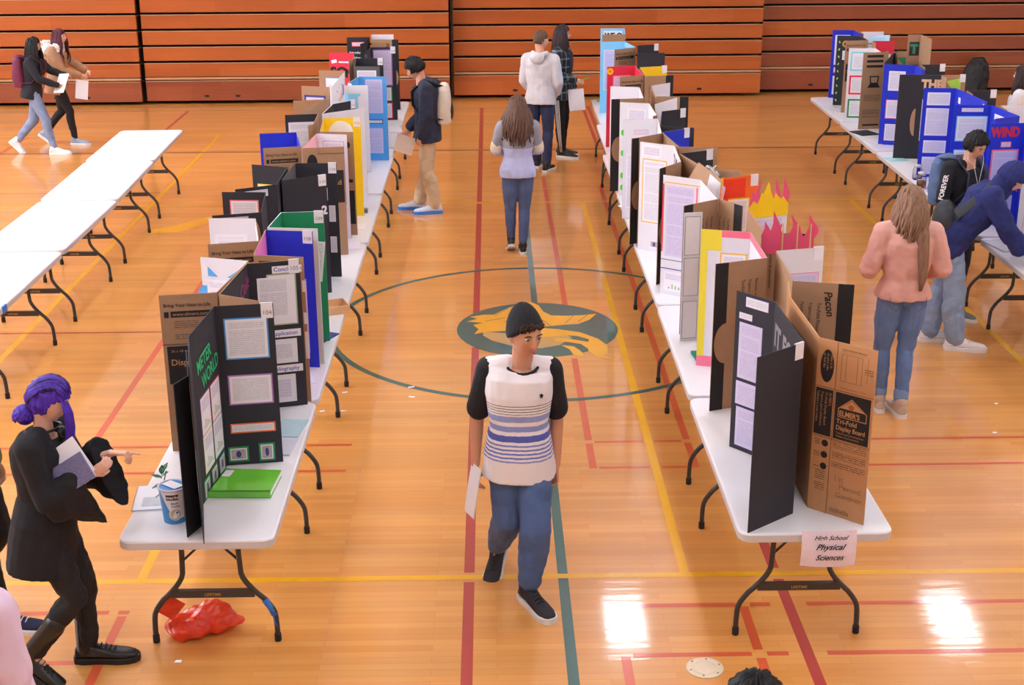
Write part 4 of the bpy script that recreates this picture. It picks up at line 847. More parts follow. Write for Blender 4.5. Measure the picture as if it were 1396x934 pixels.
def skin_mesh(mb, name, m, parent, voxel, smooth=6, disp=0, dsize=.06, sub=False):
    """fuse the overlapping pieces of a figure into one continuous surface"""
    o = mb.build(name, m, parent)
    md = o.modifiers.new('fuse', 'REMESH'); md.mode = 'VOXEL'; md.voxel_size = voxel; md.use_smooth_shade = True
    if smooth: s = o.modifiers.new('soft', 'SMOOTH'); s.iterations = smooth; s.factor = .5
    if disp:
        tx = bpy.data.textures.get('folds %g' % dsize) or bpy.data.textures.new('folds %g' % dsize, 'CLOUDS'); tx.noise_scale = dsize; tx.noise_depth = 1
        d = o.modifiers.new('folds', 'DISPLACE'); d.texture = tx; d.strength = disp; d.mid_level = .5; d.texture_coords = 'LOCAL'
        s = o.modifiers.new('soft2', 'SMOOTH'); s.iterations = 1
    dg = bpy.context.evaluated_depsgraph_get(); me = bpy.data.meshes.new_from_object(o.evaluated_get(dg))
    old = o.data; o.modifiers.clear(); o.data = me; me.name = name; bpy.data.meshes.remove(old)
    me.materials.clear(); me.materials.append(m)
    me.polygons.foreach_set('use_smooth', [True] * len(me.polygons))
    me.polygons.foreach_set('material_index', [0] * len(me.polygons)); me.update()
    return o
def frame(f, u=(0, 0, 1)):
    """right, forward, up columns"""
    f = V(f).normalized(); u = V(u); r = f.cross(u).normalized(); u = r.cross(f)
    return Matrix((r, f, u)).transposed()
def g(d, c, w):
    e = sum(((d[i] - c[i]) / w[i]) ** 2 for i in range(3)); return math.exp(-e)
def head_point(d, male=True):
    """radius profile of a head for a unit direction: x right, y forward, z up"""
    x, y, z = d
    p = V((x * .074, y * .094, z * .115))
    if z < 0: p.x *= 1 - .30 * min(1, -z) ** 1.3; 
    if z < -.1 and y < 0: p.y *= 1 - .35 * min(1, (-z - .1))
    if y > 0: p.y *= .96 - .06 * max(0, z)
    if y < 0 and z > -.3: p.y *= 1.06
    ax = abs(x)
    n = 0
    n += .020 * g((ax, y, z), (0, .95, -.17), (.12, .5, .17)); n += .011 * g((ax, y, z), (0, .95, -.27), (.13, .5, .075)); n += .006 * g((ax, y, z), (.12, .95, -.29), (.07, .5, .06)); n += .008 * g((ax, y, z), (0, 1, .05), (.09, .5, .12))
    n += .006 * g((ax, y, z), (.3, .9, .20), (.3, .5, .07)); n -= .011 * g((ax, y, z), (.36, .9, .06), (.17, .4, .09)); n += .004 * g((ax, y, z), (.36, .9, .03), (.11, .4, .06))
    n += .005 * g((ax, y, z), (.55, .75, -.12), (.2, .4, .15)); n += .007 * g((ax, y, z), (0, .9, -.50), (.22, .4, .06)); n += .006 * g((ax, y, z), (0, .85, -.60), (.18, .4, .05)); n -= .004 * g((ax, y, z), (0, .9, -.555), (.2, .4, .02))
    n -= .005 * g((ax, y, z), (0, .8, -.69), (.25, .4, .05)); n += .012 * g((ax, y, z), (0, .6, -.86), (.3, .5, .14))
    p += V((x * .3, y, z * .15)) * n
    return p
def head_mb(mb, c, Mf, s=1.0, n=44):
    rows = []
    for i in range(1, n):
        th = PI * i / n; row = []
        for j in range(2 * n):
            ph = PI * j / n; d = (math.sin(th) * math.cos(ph), math.sin(th) * math.sin(ph), -math.cos(th))
            row.append(c + Mf @ (head_point(d) * s))
        rows.append(row)
    mb.grid(rows, None)
    for sx in (-1, 1):
        e = Mf @ Matrix.Rotation(sx * .3, 3, 'Z')
        mb.ball(c + Mf @ V((sx * .073 * s, -.004, -.012)), (.010 * s, .019 * s, .031 * s), None, 9, e)
def face_parts(root, c, Mf, s=1.0, skin=None, brow=lash_m, look=0):
    for sx in (-1, 1):
        mb = MB(); p = c + Mf @ (V((sx * .030, .0755, .004)) * s); mb.ball(p, (.0125 * s, .010 * s, .0058 * s), None, 9, Mf); e = mb.build('eye', eye_w, root)
        mb = MB(); mb.ball(c + Mf @ (V((sx * .030 + look * .004, .0825, .002)) * s), (.0052 * s, .004 * s, .0056 * s), None, 7, Mf); mb.build('iris', iris_m, e)
        mb = MB(); mb.tube([c + Mf @ (V((sx * (.030 + k * .007), .0862 - abs(k) * .0016 - (.002 if k * 1 > 1 else 0), .0095 - .0012 * k * k)) * s) for k in (-2, -1, 0, 1, 2)], [.001, .0018, .002, .0018, .001], None, 6); mb.build('eyelash', lash_m, e)
        mb = MB(); mb.tube([c + Mf @ (V((sx * (.032 + k * .0095), .0905 - max(0, k) * .0045, .0245 + .003 * (1 - abs(k)))) * s) for k in (-2, -1, 0, 1, 2)], [.0014, .003, .0034, .003, .0012], None, 6); mb.build('eyebrow', brow, root)
    mb = MB()
    for z, r, w in ((-.0535, .0032, .021), (-.0605, .0042, .018)):
        mb.tube([c + Mf @ (V((w * k, .0965 - abs(k) ** 2 * .011, z + .0012 * abs(k))) * s) for k in (-1, -.6, -.2, .2, .6, 1)], [.0006, r * .8, r, r, r * .8, .0006], None, 8)
    mb.build('lips', lip_m, root)
def hand_mb(mb, w, d, n, side, curl=.35, s=1.0, thumb=.5, point=False):
    """w wrist, d towards the fingers, n out of the palm, side +1/-1 for the thumb side along d x n"""
    d = V(d).normalized(); n = V(n); n = (n - d * n.dot(d)).normalized(); b = d.cross(n) * side
    mb.tube([w - d * .02 * s, w + d * .02 * s, w + d * .05 * s, w + d * .085 * s], [(.018 * s, .026 * s), (.015 * s, .032 * s), (.0145 * s, .039 * s), (.012 * s, .037 * s)], None, 12, up=n)
    for i, (o, ln, r) in enumerate(((.029, .070, .0086), (.0095, .080, .009), (-.0095, .074, .0086), (-.027, .058, .0078))):
        p = w + (d * .078 + b * o) * s; dr = d.copy(); pts = [p - d * .02 * s, p]
        cc = .06 if (point and i == 0) else curl * (1 + .12 * i)
        for k, fr in enumerate((.45, .30, .25)):
            dr = rot_to(dr, d, n, cc)
            p = p + dr * ln * fr * s; pts.append(p)
        mb.tube(pts, [r * s, r * s * 1.02, r * s, r * .92 * s, r * .75 * s], None, 8)
    p = w + (d * .022 + b * .026) * s; t1 = (d * .55 + b * .75 + n * thumb * .5).normalized(); t2 = (d * .85 + b * .25 + n * thumb).normalized()
    mb.tube([p - t1 * .015 * s, p + t1 * .030 * s, p + t1 * .034 * s + t2 * .022 * s, p + t1 * .034 * s + t2 * .045 * s], [.013 * s, .0115 * s, .010 * s, .008 * s], None, 8)
def rot_to(dr, d, n, a):
    x, y = dr.dot(d), dr.dot(n); ang = math.atan2(y, x) + a
    return (d * math.cos(ang) + n * math.sin(ang)).normalized()

class Pose: pass
DEF = dict(pel=(0, 0, .95), waist=(0, .01, 1.08), chest=(0, .01, 1.27), neck=(0, 0, 1.46), head=(0, .02, 1.635),
           sR=(.175, 0, 1.405), sL=(-.175, 0, 1.405), eR=(.22, -.02, 1.12), eL=(-.22, -.02, 1.12), wR=(.22, .06, .88), wL=(-.22, .06, .88),
           hR=(.09, 0, .92), hL=(-.09, 0, .92), kR=(.095, .02, .50), kL=(-.095, .02, .50), aR=(.095, -.02, .085), aL=(-.095, -.02, .085), tR=None, tL=None)
def pose(loc, ang, H=1.75, face=(0, 1, 0), twist=0, **ov):
    """joints in the figure's own frame (x to its right, y ahead); returned in hall coordinates"""
    P = Pose(); s = H / 1.75; Rz = Matrix.Rotation(ang, 3, 'Z'); P.loc = V((loc[0], loc[1], 0)); P.s = s; P.Rz = Rz
    J = dict(DEF); J.update({k: v for k, v in ov.items() if k in DEF})
    for k, v in J.items():
        if v is None: continue
        setattr(P, k, P.loc + Rz @ (V(v) * s))
    for a, t in (('aR', 'tR'), ('aL', 'tL')):
        if J[t] is None: v = J[a]; setattr(P, t, P.loc + Rz @ (V((v[0] * 1.15, v[1] + .16, max(.03, v[2] - .055))) * s))
    P.face = (Rz @ V(face)).normalized(); P.up = V((0, 0, 1)); P.fwd = Rz @ V((0, 1, 0)); P.rt = Rz @ V((1, 0, 0))
    return P
def torso_rings(mb, P, m=None, grow=0, male=True, bottom=None, top=True, flare=0, n=20, depth=1.0):
    """stack of rounded sections from hip to shoulder line"""
    s = P.s; hx = (P.hR - P.hL).normalized(); sx = (P.sR - P.sL).normalized()
    W = dict(pel=(.165, .115), waist=(.142, .10), chest=(.165, .118), top=(.165, .085)) if male else dict(pel=(.172, .118), waist=(.122, .092), chest=(.145, .115), top=(.14, .078))
    sh = (P.sR + P.sL) / 2
    secs = [(P.pel - (P.waist - P.pel).normalized() * .06 * s, hx, .8, 'pel'), (P.pel, hx, 1, 'pel'), (P.waist, hx.lerp(sx, .5).normalized(), 1, 'waist'), (P.chest, sx, 1, 'chest'), (P.chest.lerp(sh, .65), sx, 1.02, 'chest'), (sh + (P.neck - sh) * .22, sx, 1, 'top'), (P.neck.lerp(sh, .70), sx, .50, 'top')]
    if bottom is not None:
        secs[0] = (P.pel + (P.pel - P.waist).normalized() * bottom * s, hx, 1.0 + flare, 'pel')
    rows = []
    for i, (c, ax, k, w) in enumerate(secs):
        up = (secs[min(i + 1, len(secs) - 1)][0] - secs[max(i - 1, 0)][0]).normalized()
        ay = up.cross(ax).normalized(); ax2 = ay.cross(up).normalized()
        a, b = W[w][0] * s * k + grow, W[w][1] * s * k * (depth if w in ('pel', 'waist') else 1 + (depth - 1) * .3) + grow
        row = []
        for j in range(n):
            t = 2 * PI * j / n; cx, cy = math.cos(t), math.sin(t); e = .82
            row.append(c + ax2 * (a * abs(cx) ** e * (1 if cx > 0 else -1)) + ay * (b * abs(cy) ** e * (1 if cy > 0 else -1)))
        rows.append(row)
    mb.grid(rows, m)
def limb(mb, pts, rad, n=12, m=None):
    """tube through joints with rounded joints"""
    P_ = []; r_ = []
    for i in range(len(pts) - 1):
        for k in range(4):
            t = k / 4; P_.append(pts[i].lerp(pts[i + 1], t)); r_.append(rad[i] + (rad[i + 1] - rad[i]) * t)
    P_.append(pts[-1]); r_.append(rad[-1])
    mb.tube(P_, r_, m, n)
    for p, r in zip(pts, rad): mb.ball(p, r * .98, m, 8)
def arm_r(s, male=True): return [.052 * s, .045 * s, .038 * s, .036 * s, .024 * s] if male else [.046 * s, .040 * s, .034 * s, .032 * s, .021 * s]
def arm_pts(P, S): 
    a, b, c = getattr(P, 's' + S), getattr(P, 'e' + S), getattr(P, 'w' + S)
    return [a, a.lerp(b, .5), b, b.lerp(c, .3), c]
def leg_pts(P, S):
    a, b, c = getattr(P, 'h' + S), getattr(P, 'k' + S), getattr(P, 'a' + S)
    back = (P.fwd * -.012)
    return [a, a.lerp(b, .45), b, b.lerp(c, .3) + back, c]
def body(root, P, skin, voxel=.006, male=True, hands=None, disp=0, hs=.98):
    mb = MB(); s = P.s
    torso_rings(mb, P, male=male, grow=-.012)
    Mf = frame(P.face); head_mb(mb, P.head, Mf, s * hs)
    bn = P.head + Mf @ V((0, -.025, -.06)) * s
    limb(mb, [P.sR.lerp(P.neck, .25), P.neck - V((0, 0, .045)), P.sL.lerp(P.neck, .25)], [.040 * s, .050 * s, .040 * s]); limb(mb, [P.neck - V((0, 0, .04)), P.neck.lerp(bn, .5), bn], [.062 * s, .054 * s, .052 * s] if male else [.054 * s, .046 * s, .045 * s])
    for S in 'RL':
        limb(mb, arm_pts(P, S), arm_r(s, male)); limb(mb, leg_pts(P, S), [.078 * s, .07 * s, .05 * s, .05 * s, .034 * s])
        a, t = getattr(P, 'a' + S), getattr(P, 't' + S); limb(mb, [a, a.lerp(t, .3) - V((0, 0, .012))], [.026 * s, .014 * s])
        h = (hands or {}).get(S, {}); w, e = getattr(P, 'w' + S), getattr(P, 'e' + S)
        d = h.get('d'); d = (P.Rz @ V(d)) if d else (w - e).normalized(); n = P.Rz @ V(h.get('n', (-1 if S == 'R' else 1, 0, 0)))
        hand_mb(mb, w + d * .01, d, n, h.get('side', 1 if S == 'L' else -1), h.get('curl', .35), s * (1.0 if male else .92), h.get('thumb', .5), h.get('point', False))
    return skin_mesh(mb, 'body', skin, root, voxel, 3, 0)
def trousers(root, P, m, voxel=.008, grow=.012, male=True, cuff=1.0, knee=1.0, hem=.93, name='trousers', disp=.014, thigh=1.0):
    mb = MB(); s = P.s
    hx = (P.hR - P.hL).normalized()
    up = (P.waist - P.pel).normalized(); ay = up.cross(hx).normalized(); a = (.165 if male else .172) * s + grow * .6; b = .108 * s + grow * .3
    def r_(c, k): return [c + hx * (a * k * math.cos(t)) + ay * (b * k * math.sin(t)) for t in [2 * PI * j / 20 for j in range(20)]]
    mb.grid([r_(P.pel - up * .08 * s, .78), r_(P.pel - up * .02 * s, .98), r_(P.pel + up * .04 * s, .93), r_(P.pel + up * .07 * s, .84)], None)
    for S in 'RL':
        p = leg_pts(P, S); e = p[2].lerp(p[4], hem)
        limb(mb, [p[0], p[1], p[2], p[3], e], [.083 * s * thigh + grow * .4, .074 * s * thigh + grow, .053 * s * knee + grow, (.052 * knee + .01 * (cuff - 1)) * s + grow, .036 * s * cuff + grow])
    return skin_mesh(mb, name, m, root, voxel, 4, disp, .07)
def shirt(root, P, m, voxel=.008, grow=.014, male=True, sleeve=1.0, hem=.12, flare=.08, name='shirt', disp=.014, arm=1.0, m_sl=None, depth=1.0, cuff=1.0, dsize=.09):
    """top with sleeves; sleeve 0..1 along the arm. m_sl: sleeves as parts of their own"""
    s = P.s; mb = MB(); torso_rings(mb, P, grow=grow, male=male, bottom=hem, flare=flare, depth=depth)
    limb(mb, [P.sR.lerp(P.neck, .05), P.sR.lerp(P.neck, .55) - V((0, 0, .012)), P.neck.lerp((P.sR + P.sL) / 2, .95) - P.fwd * .02, P.sL.lerp(P.neck, .55) - V((0, 0, .012)), P.sL.lerp(P.neck, .05)], [.050 * s + grow, .040 * s + grow, .052 * s, .040 * s + grow, .050 * s + grow])
    out = None; sl = MB() if m_sl else mb
    for S in 'RL':
        r = [v * arm + grow for v in arm_r(s, male)]; p = arm_pts(P, S)
        if m_sl: sl = MB()
        if sleeve >= .99: limb(sl, p[:4] + [p[3].lerp(p[4], .92)], r[:4] + [r[4] * cuff + .004])
        elif sleeve > .5: limb(sl, p[:3] + [p[2].lerp(p[4], sleeve * 2 - 1)], r[:4])
        else: limb(sl, [p[0], p[0].lerp(p[2], sleeve), p[0].lerp(p[2], sleeve * 2)], [r[0] * 1.02, r[1] * 1.1, r[1] * 1.14])
        if m_sl: skin_mesh(sl, 'sleeve', m_sl, root, voxel, 3, disp * .6, dsize)
    return skin_mesh(mb, name, m, root, voxel, 4, disp, dsize)
def shoe(root, a, t, m, sole_m, s=1.0, name='shoe', high=0, lace=None, pitch=None, k=1.0):
    """a ankle centre, t toe tip area; builds upper, sole"""
    d = (t - a); dz = d.copy(); dz.z = 0
    if pitch is None: f = V((dz.x, dz.y, 0)).normalized(); base = V((a.x, a.y, max(0.0, a.z - .085 * s)))
    else: f = d.normalized(); base = a - V((0, 0, 1)) * 0; 
    r = f.cross(V((0, 0, 1))).normalized(); u = r.cross(f)
    if pitch is not None: base = a - u * .085 * s
    Q = lambda x, y, z: base + (r * x * k + f * y * k + u * z) * s
    prof = [(-.068, .016, 0, .05), (-.062, .030, 0, .075), (-.03, .036, 0, .082), (.02, .037, 0, .086), (.07, .042, 0, .074), (.12, .047, 0, .062), (.165, .045, 0, .054), (.195, .034, 0, .046), (.207, .018, 0, .036)]
    mb = MB(); rows = []
    for y, w, z0, z1 in prof:
        rows.append([Q(w * math.cos(tt) * (1 if math.sin(tt) < 0 else .86), y, .018 + (z1 - .018) * (.5 + .5 * math.sin(tt)) if True else 0) for tt in [2 * PI * j / 16 for j in range(16)]])
    mb.grid(rows, None)
    if high: limb(mb, [Q(0, -.02, .05), Q(0, -.018, .09), Q(0, -.012, .09 + high * .5), Q(0, -.005, .09 + high)], [.036 * s, .040 * s, .042 * s, .046 * s])
    else: limb(mb, [Q(0, -.02, .05), Q(0, -.016, .092)], [.036 * s, .043 * s]); limb(mb, [Q(0, .01, .065), Q(0, .07, .050)], [.036 * s, .030 * s])
    o = skin_mesh(mb, name, m, root, .005, 2)
    mb = MB(); out = []
    for y, w in ((-.074, .012), (-.066, .030), (-.03, .039), (.03, .038), (.08, .043), (.125, .050), (.17, .048), (.20, .036), (.216, .014)): out.append((w, y))
    loop = out + [(-w, y) for w, y in reversed(out)]
    mb.grid([[Q(x * .97, y, -.001) for x, y in loop], [Q(x, y, .006) for x, y in loop], [Q(x, y, .024) for x, y in loop], [Q(x * .95, y, .028) for x, y in loop]], None, smooth=False); mb.build('sole', sole_m, o)
    if lace:
        mb = MB()
        for i in range(5): y = .030 + i * .020; z = .094 - i * .006; mb.tube([Q(-.022, y, z - .012), Q(0, y + .004, z + .002), Q(.022, y, z - .012)], .0028 * s, None, 6)
        mb.build('laces', lace, o)
    return o
def hair_cap(mb, c, Mf, s, grow=.012, line=.45, low=-.55, side=.1, noise_=.004, n=36, face_open=.62):
    """shell over the skull, left open at the face"""
    rows = []
    for i in range(1, n):
        th = PI * i / n; row = []
        for j in range(2 * n):
            ph = PI * j / n; d = V((math.sin(th) * math.cos(ph), math.sin(th) * math.sin(ph), -math.cos(th)))
            p = head_point((d.x, d.y * .97, d.z)); 
            if d.y > 0: p.y = min(p.y, .092)
            openf = (d.y > face_open * (1 - .5 * abs(d.x)) - .25 and d.z < line - .25 * abs(d.x)) or d.z < low or (d.y > .05 and d.z < -side)
            gr = grow + noise_ * math.sin(ph * 17 + th * 5) * .5 + noise_ * noise.noise(d * 6)
            row.append(c + Mf @ (p * (.90 if openf else 1) * s + (V((0, 0, 0)) if openf else d * gr)))
        rows.append(row)
    mb.grid(rows, None)
def locks(mb, c, Mf, s, n, length, rad=.011, seed=1, az=(-2.6, 2.6), el=(.0, .9), spread=.02, wave=.012, lag=1.0, body_out=.0, taper=.35, zmin=None, front=0):
    """strands: start on the scalp, follow the skull down, then hang. az measured from the back of the head"""
    rr = random.Random(seed)
    for i in range(n):
        a = az[0] + (az[1] - az[0]) * (i + rr.random()) / n; e0 = el[0] + (el[1] - el[0]) * rr.random()
        pts = []; L_ = length * (.85 + .25 * rr.random()); ph = rr.random() * 6; k = 0
        e = e0
        while e > -.15:
            d = V((math.sin(a) * math.cos(e), -math.cos(a) * math.cos(e), math.sin(e)))
            p = head_point(tuple(d)); pts.append(c + Mf @ (p * s + d * (rad * .8 + .006))); e -= .28
        last = pts[-1]; out = (last - c); out.z = 0; out = out.normalized() if out.length > .001 else V((0, -1, 0))
        m = 9
        for k in range(1, m + 1):
            t = k / m
            q = last + V((0, 0, -L_ * t)) + out * (spread * math.sin(t * 2.2) + body_out * min(1, t * 2)) + V((math.sin(ph + t * 9), math.cos(ph + t * 8), 0)) * wave * t
            pts.append(q)
        r = [rad * (.5 + .5 * min(1, j / 3)) * (1 - (1 - taper) * max(0, (j / (len(pts) - 1)) - .35) / .65) for j in range(len(pts))]
        mb.tube(pts, r, None, 6)
def papers(name, c, dirn, up, w, h, label, cat, m=paper_m, n=3, curl=.0, extra=None):
    """a few loose sheets held in a hand"""
    c = V(c); r = V(dirn).normalized(); u = V(up); u = (u - r * u.dot(r)).normalized(); nn = r.cross(u)
    t = empty(name, c, label, cat)
    for k in range(n):
        mb = MB(); mm = Matrix((r, u, nn)).transposed().to_4x4(); mm.translation = c + nn * (.002 * k) + u * .004 * k
        rows = []
        for i in range(7):
            v = i / 6; rows.append([mm @ V((x * w, (v - .5) * h, curl * math.sin(PI * v) + z)) for x, z in ((-.5, 0), (-.5, .0008), (.5, .0008), (.5, 0))])
        mb.grid(rows, None, smooth=False); mb.build('sheet', m if k == n - 1 or extra is None else extra, t)
    return t
black_cl = mat('black cloth', (20, 21, 30), rough=.85, var=.2, scale=9, bump=.2)
blackp = mat('black trouser cloth', (23, 23, 30), rough=.8, var=.2, scale=10, bump=.2)
black_sh = mat('black shoe leather', (24, 23, 26), rough=.35, var=.1)
white_sole = mat('white rubber sole', (232, 230, 232), rough=.5)
white_sh = mat('white shoe leather', (238, 234, 238), rough=.45, var=.03)
black_sole = mat('black rubber sole', (20, 20, 22), rough=.6)
def person(loc, label, **k):
    r = empty('person', (loc[0], loc[1], 0), label, 'person'); return r
def full_hair(root, P, m, n=70, length=.42, rad=.013, seed=1, az=(-2.2, 2.2), spread=.03, cap=.010, line=.42, out=.0, wave=.014, fo=.62, side=.5, dy=0):
    Mf = frame(P.face); s = P.s * .98
    mb = MB(); hair_cap(mb, P.head, Mf, s, cap, line, low=-.75, side=side, face_open=fo); locks(mb, P.head, Mf, s, n, length, rad, seed, az, spread=spread, wave=wave, body_out=out)
    return mb.build('hair', m, root)
def backpack(root, P, m, m2, label=None, w=.30, h=.44, d=.17, dz=0, hang=.0):
    """soft rucksack against the back, worn by the figure"""
    s = P.s; c = P.chest - P.fwd * (.20 + hang) * s + V((0, 0, -.02 + dz)); r, f = P.rt, P.fwd
    mb = MB(); rows = []
    for z, a, b in ((-.5, .75, .6), (-.47, .95, .95), (-.2, 1, 1.05), (.1, 1, .95), (.35, .9, .8), (.46, .7, .6), (.5, .35, .3)):
        row = []
        for j in range(20):
            t = 2 * PI * j / 20; cx, cy = math.cos(t), math.sin(t)
            row.append(c + r * (w / 2 * a * abs(cx) ** .6 * (1 if cx > 0 else -1)) + f * (d / 2 * b * abs(cy) ** .7 * (1 if cy > 0 else -1)) + V((0, 0, z * h)))
        rows.append(row)
    mb.grid(rows, None)
    bp = empty('backpack', c, label, 'backpack')
    o = skin_mesh(mb, 'bag', m, bp, .009, 3, .012, .06)
    mb = MB(); cc = c - f * (d / 2 * .85)
    mb.ball(cc + V((0, 0, -.08 * h / .44)), (w * .36, .035, h * .26), None, 10, Matrix((r, f, V((0, 0, 1)))).transposed()); mb.build('front_pocket', m2, bp)
    for S in (1, -1):
        sh = P.sR if S > 0 else P.sL; a = sh.lerp(P.neck, .28) + V((0, 0, .052 * s)); ch = P.chest + r * S * .115 * s + f * .14 * s
        mb = MB(); mb.tube([c + r * S * .09 + V((0, 0, h * .42)), a - f * .05, a + f * .02 + V((0, 0, .006)), a.lerp(ch, .5) + f * .075, ch + V((0, 0, -.05)), P.waist + r * S * .17 * s + f * .02, c + r * S * .12 + V((0, 0, -h * .35))], [(.022, .006)] * 7, None, 8, up=f); mb.build('strap', m2, bp)
    return bp
def hood(root, P, m, s=1.0, up=False):
    mb = MB(); c = P.neck - P.fwd * .05 + V((0, 0, .01))
    if up:
        Mf = frame(P.face); hair_cap(mb, P.head, Mf, P.s, .034, .30, low=-.95, side=.95, noise_=.006, face_open=.98)
        mb2 = MB(); o = mb.build('hood', m, root)
        limb(mb2, [P.neck - V((0, 0, .03)), P.neck.lerp(P.head, .5) - P.fwd * .02], [.095 * P.s, .092 * P.s]); skin_mesh(mb2, 'hood_collar', m, root, .008, 3, .01)
        return o
    pts = []
    for i in range(13):
        t = -PI * .08 + PI * 1.16 * i / 12; pts.append(c + P.rt * (.088 * math.cos(t)) - P.fwd * (.085 * math.sin(t) - .02) + V((0, 0, .015 * math.cos(t * 2))))
    mb.tube(pts, [.022] + [.036] * 11 + [.022], None, 12)
    mb.ball(c - P.fwd * .10 + V((0, 0, -.035)), (.10, .05, .075), None, 10, Matrix((P.rt, P.fwd, V((0, 0, 1)))).transposed())
    return skin_mesh(mb, 'hood', m, root, .008, 3, .012, .05)

# ---- student walking towards the camera in the middle aisle
loc = (.13, 6.86)
P = pose(loc, PI, 1.75, face=(-.42, .85, -.10), pel=(0, 0, .91), waist=(0, .01, 1.04), chest=(0, .02, 1.215), neck=(-.02, .02, 1.405), head=(-.035, .06, 1.548),
         sR=(.158, 0, 1.335), sL=(-.165, 0, 1.33), eR=(.222, -.06, 1.05), wR=(.235, .0, .79), eL=(-.205, -.06, 1.045), wL=(-.20, -.01, .775),
         hR=(.075, -.01, .88), hL=(-.08, .01, .88), kR=(.062, .03, .47), aR=(.125, -.27, .145), tR=(.17, -.13, .05), kL=(-.085, .15, .46), aL=(-.05, .12, .088), tL=(-.14, .29, .03))
r_ = person(loc, 'person in black knit cap and striped white T-shirt walking in the middle aisle with papers')
body(r_, P, skin_m, .0042, hs=1.06, hands=dict(R=dict(curl=.42, d=(.03, .12, -1), n=(-1, .1, 0), side=-1), L=dict(curl=.62, d=(0, .1, -1), n=(1, .2, 0), side=1)))
Mf = frame(P.face); face_parts(r_, P.head, Mf, 1.06)
bands = [(1.175, 1.18, (120, 120, 130)), (1.16, 1.165, (120, 120, 130)), (1.145, 1.15, (120, 120, 130)), (1.13, 1.134, (120, 120, 130)), (1.085, 1.12, (150, 165, 225)), (1.03, 1.062, (140, 155, 220)), (.972, 1.008, (84, 98, 190)), (.945, .955, (120, 135, 210)), (.922, .932, (110, 125, 210)), (.90, .91, (110, 125, 210)), (.878, .888, (110, 125, 210)), (.857, .866, (130, 145, 215))]
shirt_m = band_mat('white jersey with blue bands', bands, (236, 230, 236))
shirt(r_, P, shirt_m, .006, .016, hem=.17, flare=.14, sleeve=0.42, m_sl=black_cl, name='t_shirt', disp=.009, depth=1.2)
mb = MB(); c = P.neck + V((0, -.010, -.034))
mb.tube([c + V((.086 * math.cos(t), -.080 * math.sin(t) * 1.0 , -.034 * math.sin(t) + .004)) for t in [2 * PI * i / 24 for i in range(25)]], .0085, None, 8); mb.build('collar', black_cl, r_)
mb = MB(); mb.poly([(0, .016), (.006, .008), (.012, .006), (.006, -.002), (.007, -.014), (0, -.008), (-.007, -.014), (-.006, -.002), (-.012, .006), (-.006, .008)], 0, .002, Matrix.Translation((.245, 6.712, 1.235)) @ Matrix.Rotation(PI / 2, 4, 'X'), black_cl); mb.build('chest_emblem', None, r_)
trousers(r_, P, denim('slate blue jersey', (72, 98, 150), (90, 118, 172)), .006, .020, cuff=1.25, knee=1.22, hem=.84, disp=.016, thigh=1.0)
for S in 'RL':
    k_, a_ = getattr(P, 'k' + S), getattr(P, 'a' + S); mb = MB(); e = k_.lerp(a_, .84); limb(mb, [e, k_.lerp(a_, .95)], [.047, .044]); skin_mesh(mb, 'ankle_cuff', denim('darker ribbed cuff', (56, 76, 120), (66, 90, 138)), r_, .006, 2)
nlace = mat('dark laces', (30, 28, 32), rough=.8)
for S, pt in (('R', 1), ('L', None)):
    o = shoe(r_, getattr(P, 'a' + S), getattr(P, 't' + S), mat('charcoal knit shoe', (44, 44, 52), rough=.8, scale=90), white_sole, 1.18, lace=nlace, pitch=pt)
    a_, t_ = getattr(P, 'a' + S), getattr(P, 't' + S)
# knit cap, pulled down at the back
mb = MB(); rows = []; s = P.s * 1.06; n = 30; cc = P.head
for i in range(2, n):
    th = PI * i / n; row = []
    for j in range(60):
        ph = 2 * PI * j / 60; d = V((math.sin(th) * math.cos(ph), math.sin(th) * math.sin(ph), -math.cos(th)))
        p = head_point((d.x, d.y, d.z)); p.y = min(p.y, .088)
        lim = .04 + .44 * d.y - .10 * d.x
        hid = d.z < lim if d.y > -2 else False
        gr = .016 + .0012 * math.cos(ph * 40)
        q = p + d * gr
        if d.z > 0: q += V((0, -.030, .020)) * d.z ** 1.5
        if d.z < lim: q = p * .90
        row.append(cc + Mf @ (q * s))
    rows.append(row)
mb.grid(rows, None); mb.build('knit_cap', mat('black rib knit', (32, 33, 40), rough=.95, var=.2, scale=60, bump=.3), r_)
mb = MB(); rr = random.Random(3)
for i in range(70):
    t = -1.15 + 2.0 * rr.random(); a = PI / 2 - t; z = .50 + .16 * rr.random() - .10 * abs(t)
    d = V((math.cos(a) * math.sqrt(1 - z * z), math.sin(a) * math.sqrt(1 - z * z), z)); p = head_point(tuple(d)) + d * .010
    cpt = P.head + Mf @ (p * s); ph = rr.random() * 6; e1 = Mf @ V((math.cos(ph), .2, math.sin(ph))); e2 = (Mf @ d)
    mb.tube([cpt + (e1 * math.cos(q) + e2 * .6 * math.sin(q)) * .011 + Mf @ V((0, 0, -.004 * q)) for q in [0, .8, 1.6, 2.4, 3.2, 4.0, 4.8]], [.002, .0042, .0046, .0046, .004, .003, .0015], None, 6)
mb.build('curly_fringe', hair_mat('dark brown curls', (46, 30, 24), (84, 54, 40)), r_)
papers('loose_papers', (-.118, 6.80, .655), (.42, -.9, 0), (.16, .06, 1), .12, .28, 'folded white papers in the hand of the person in the striped T-shirt', 'papers', curl=.003)

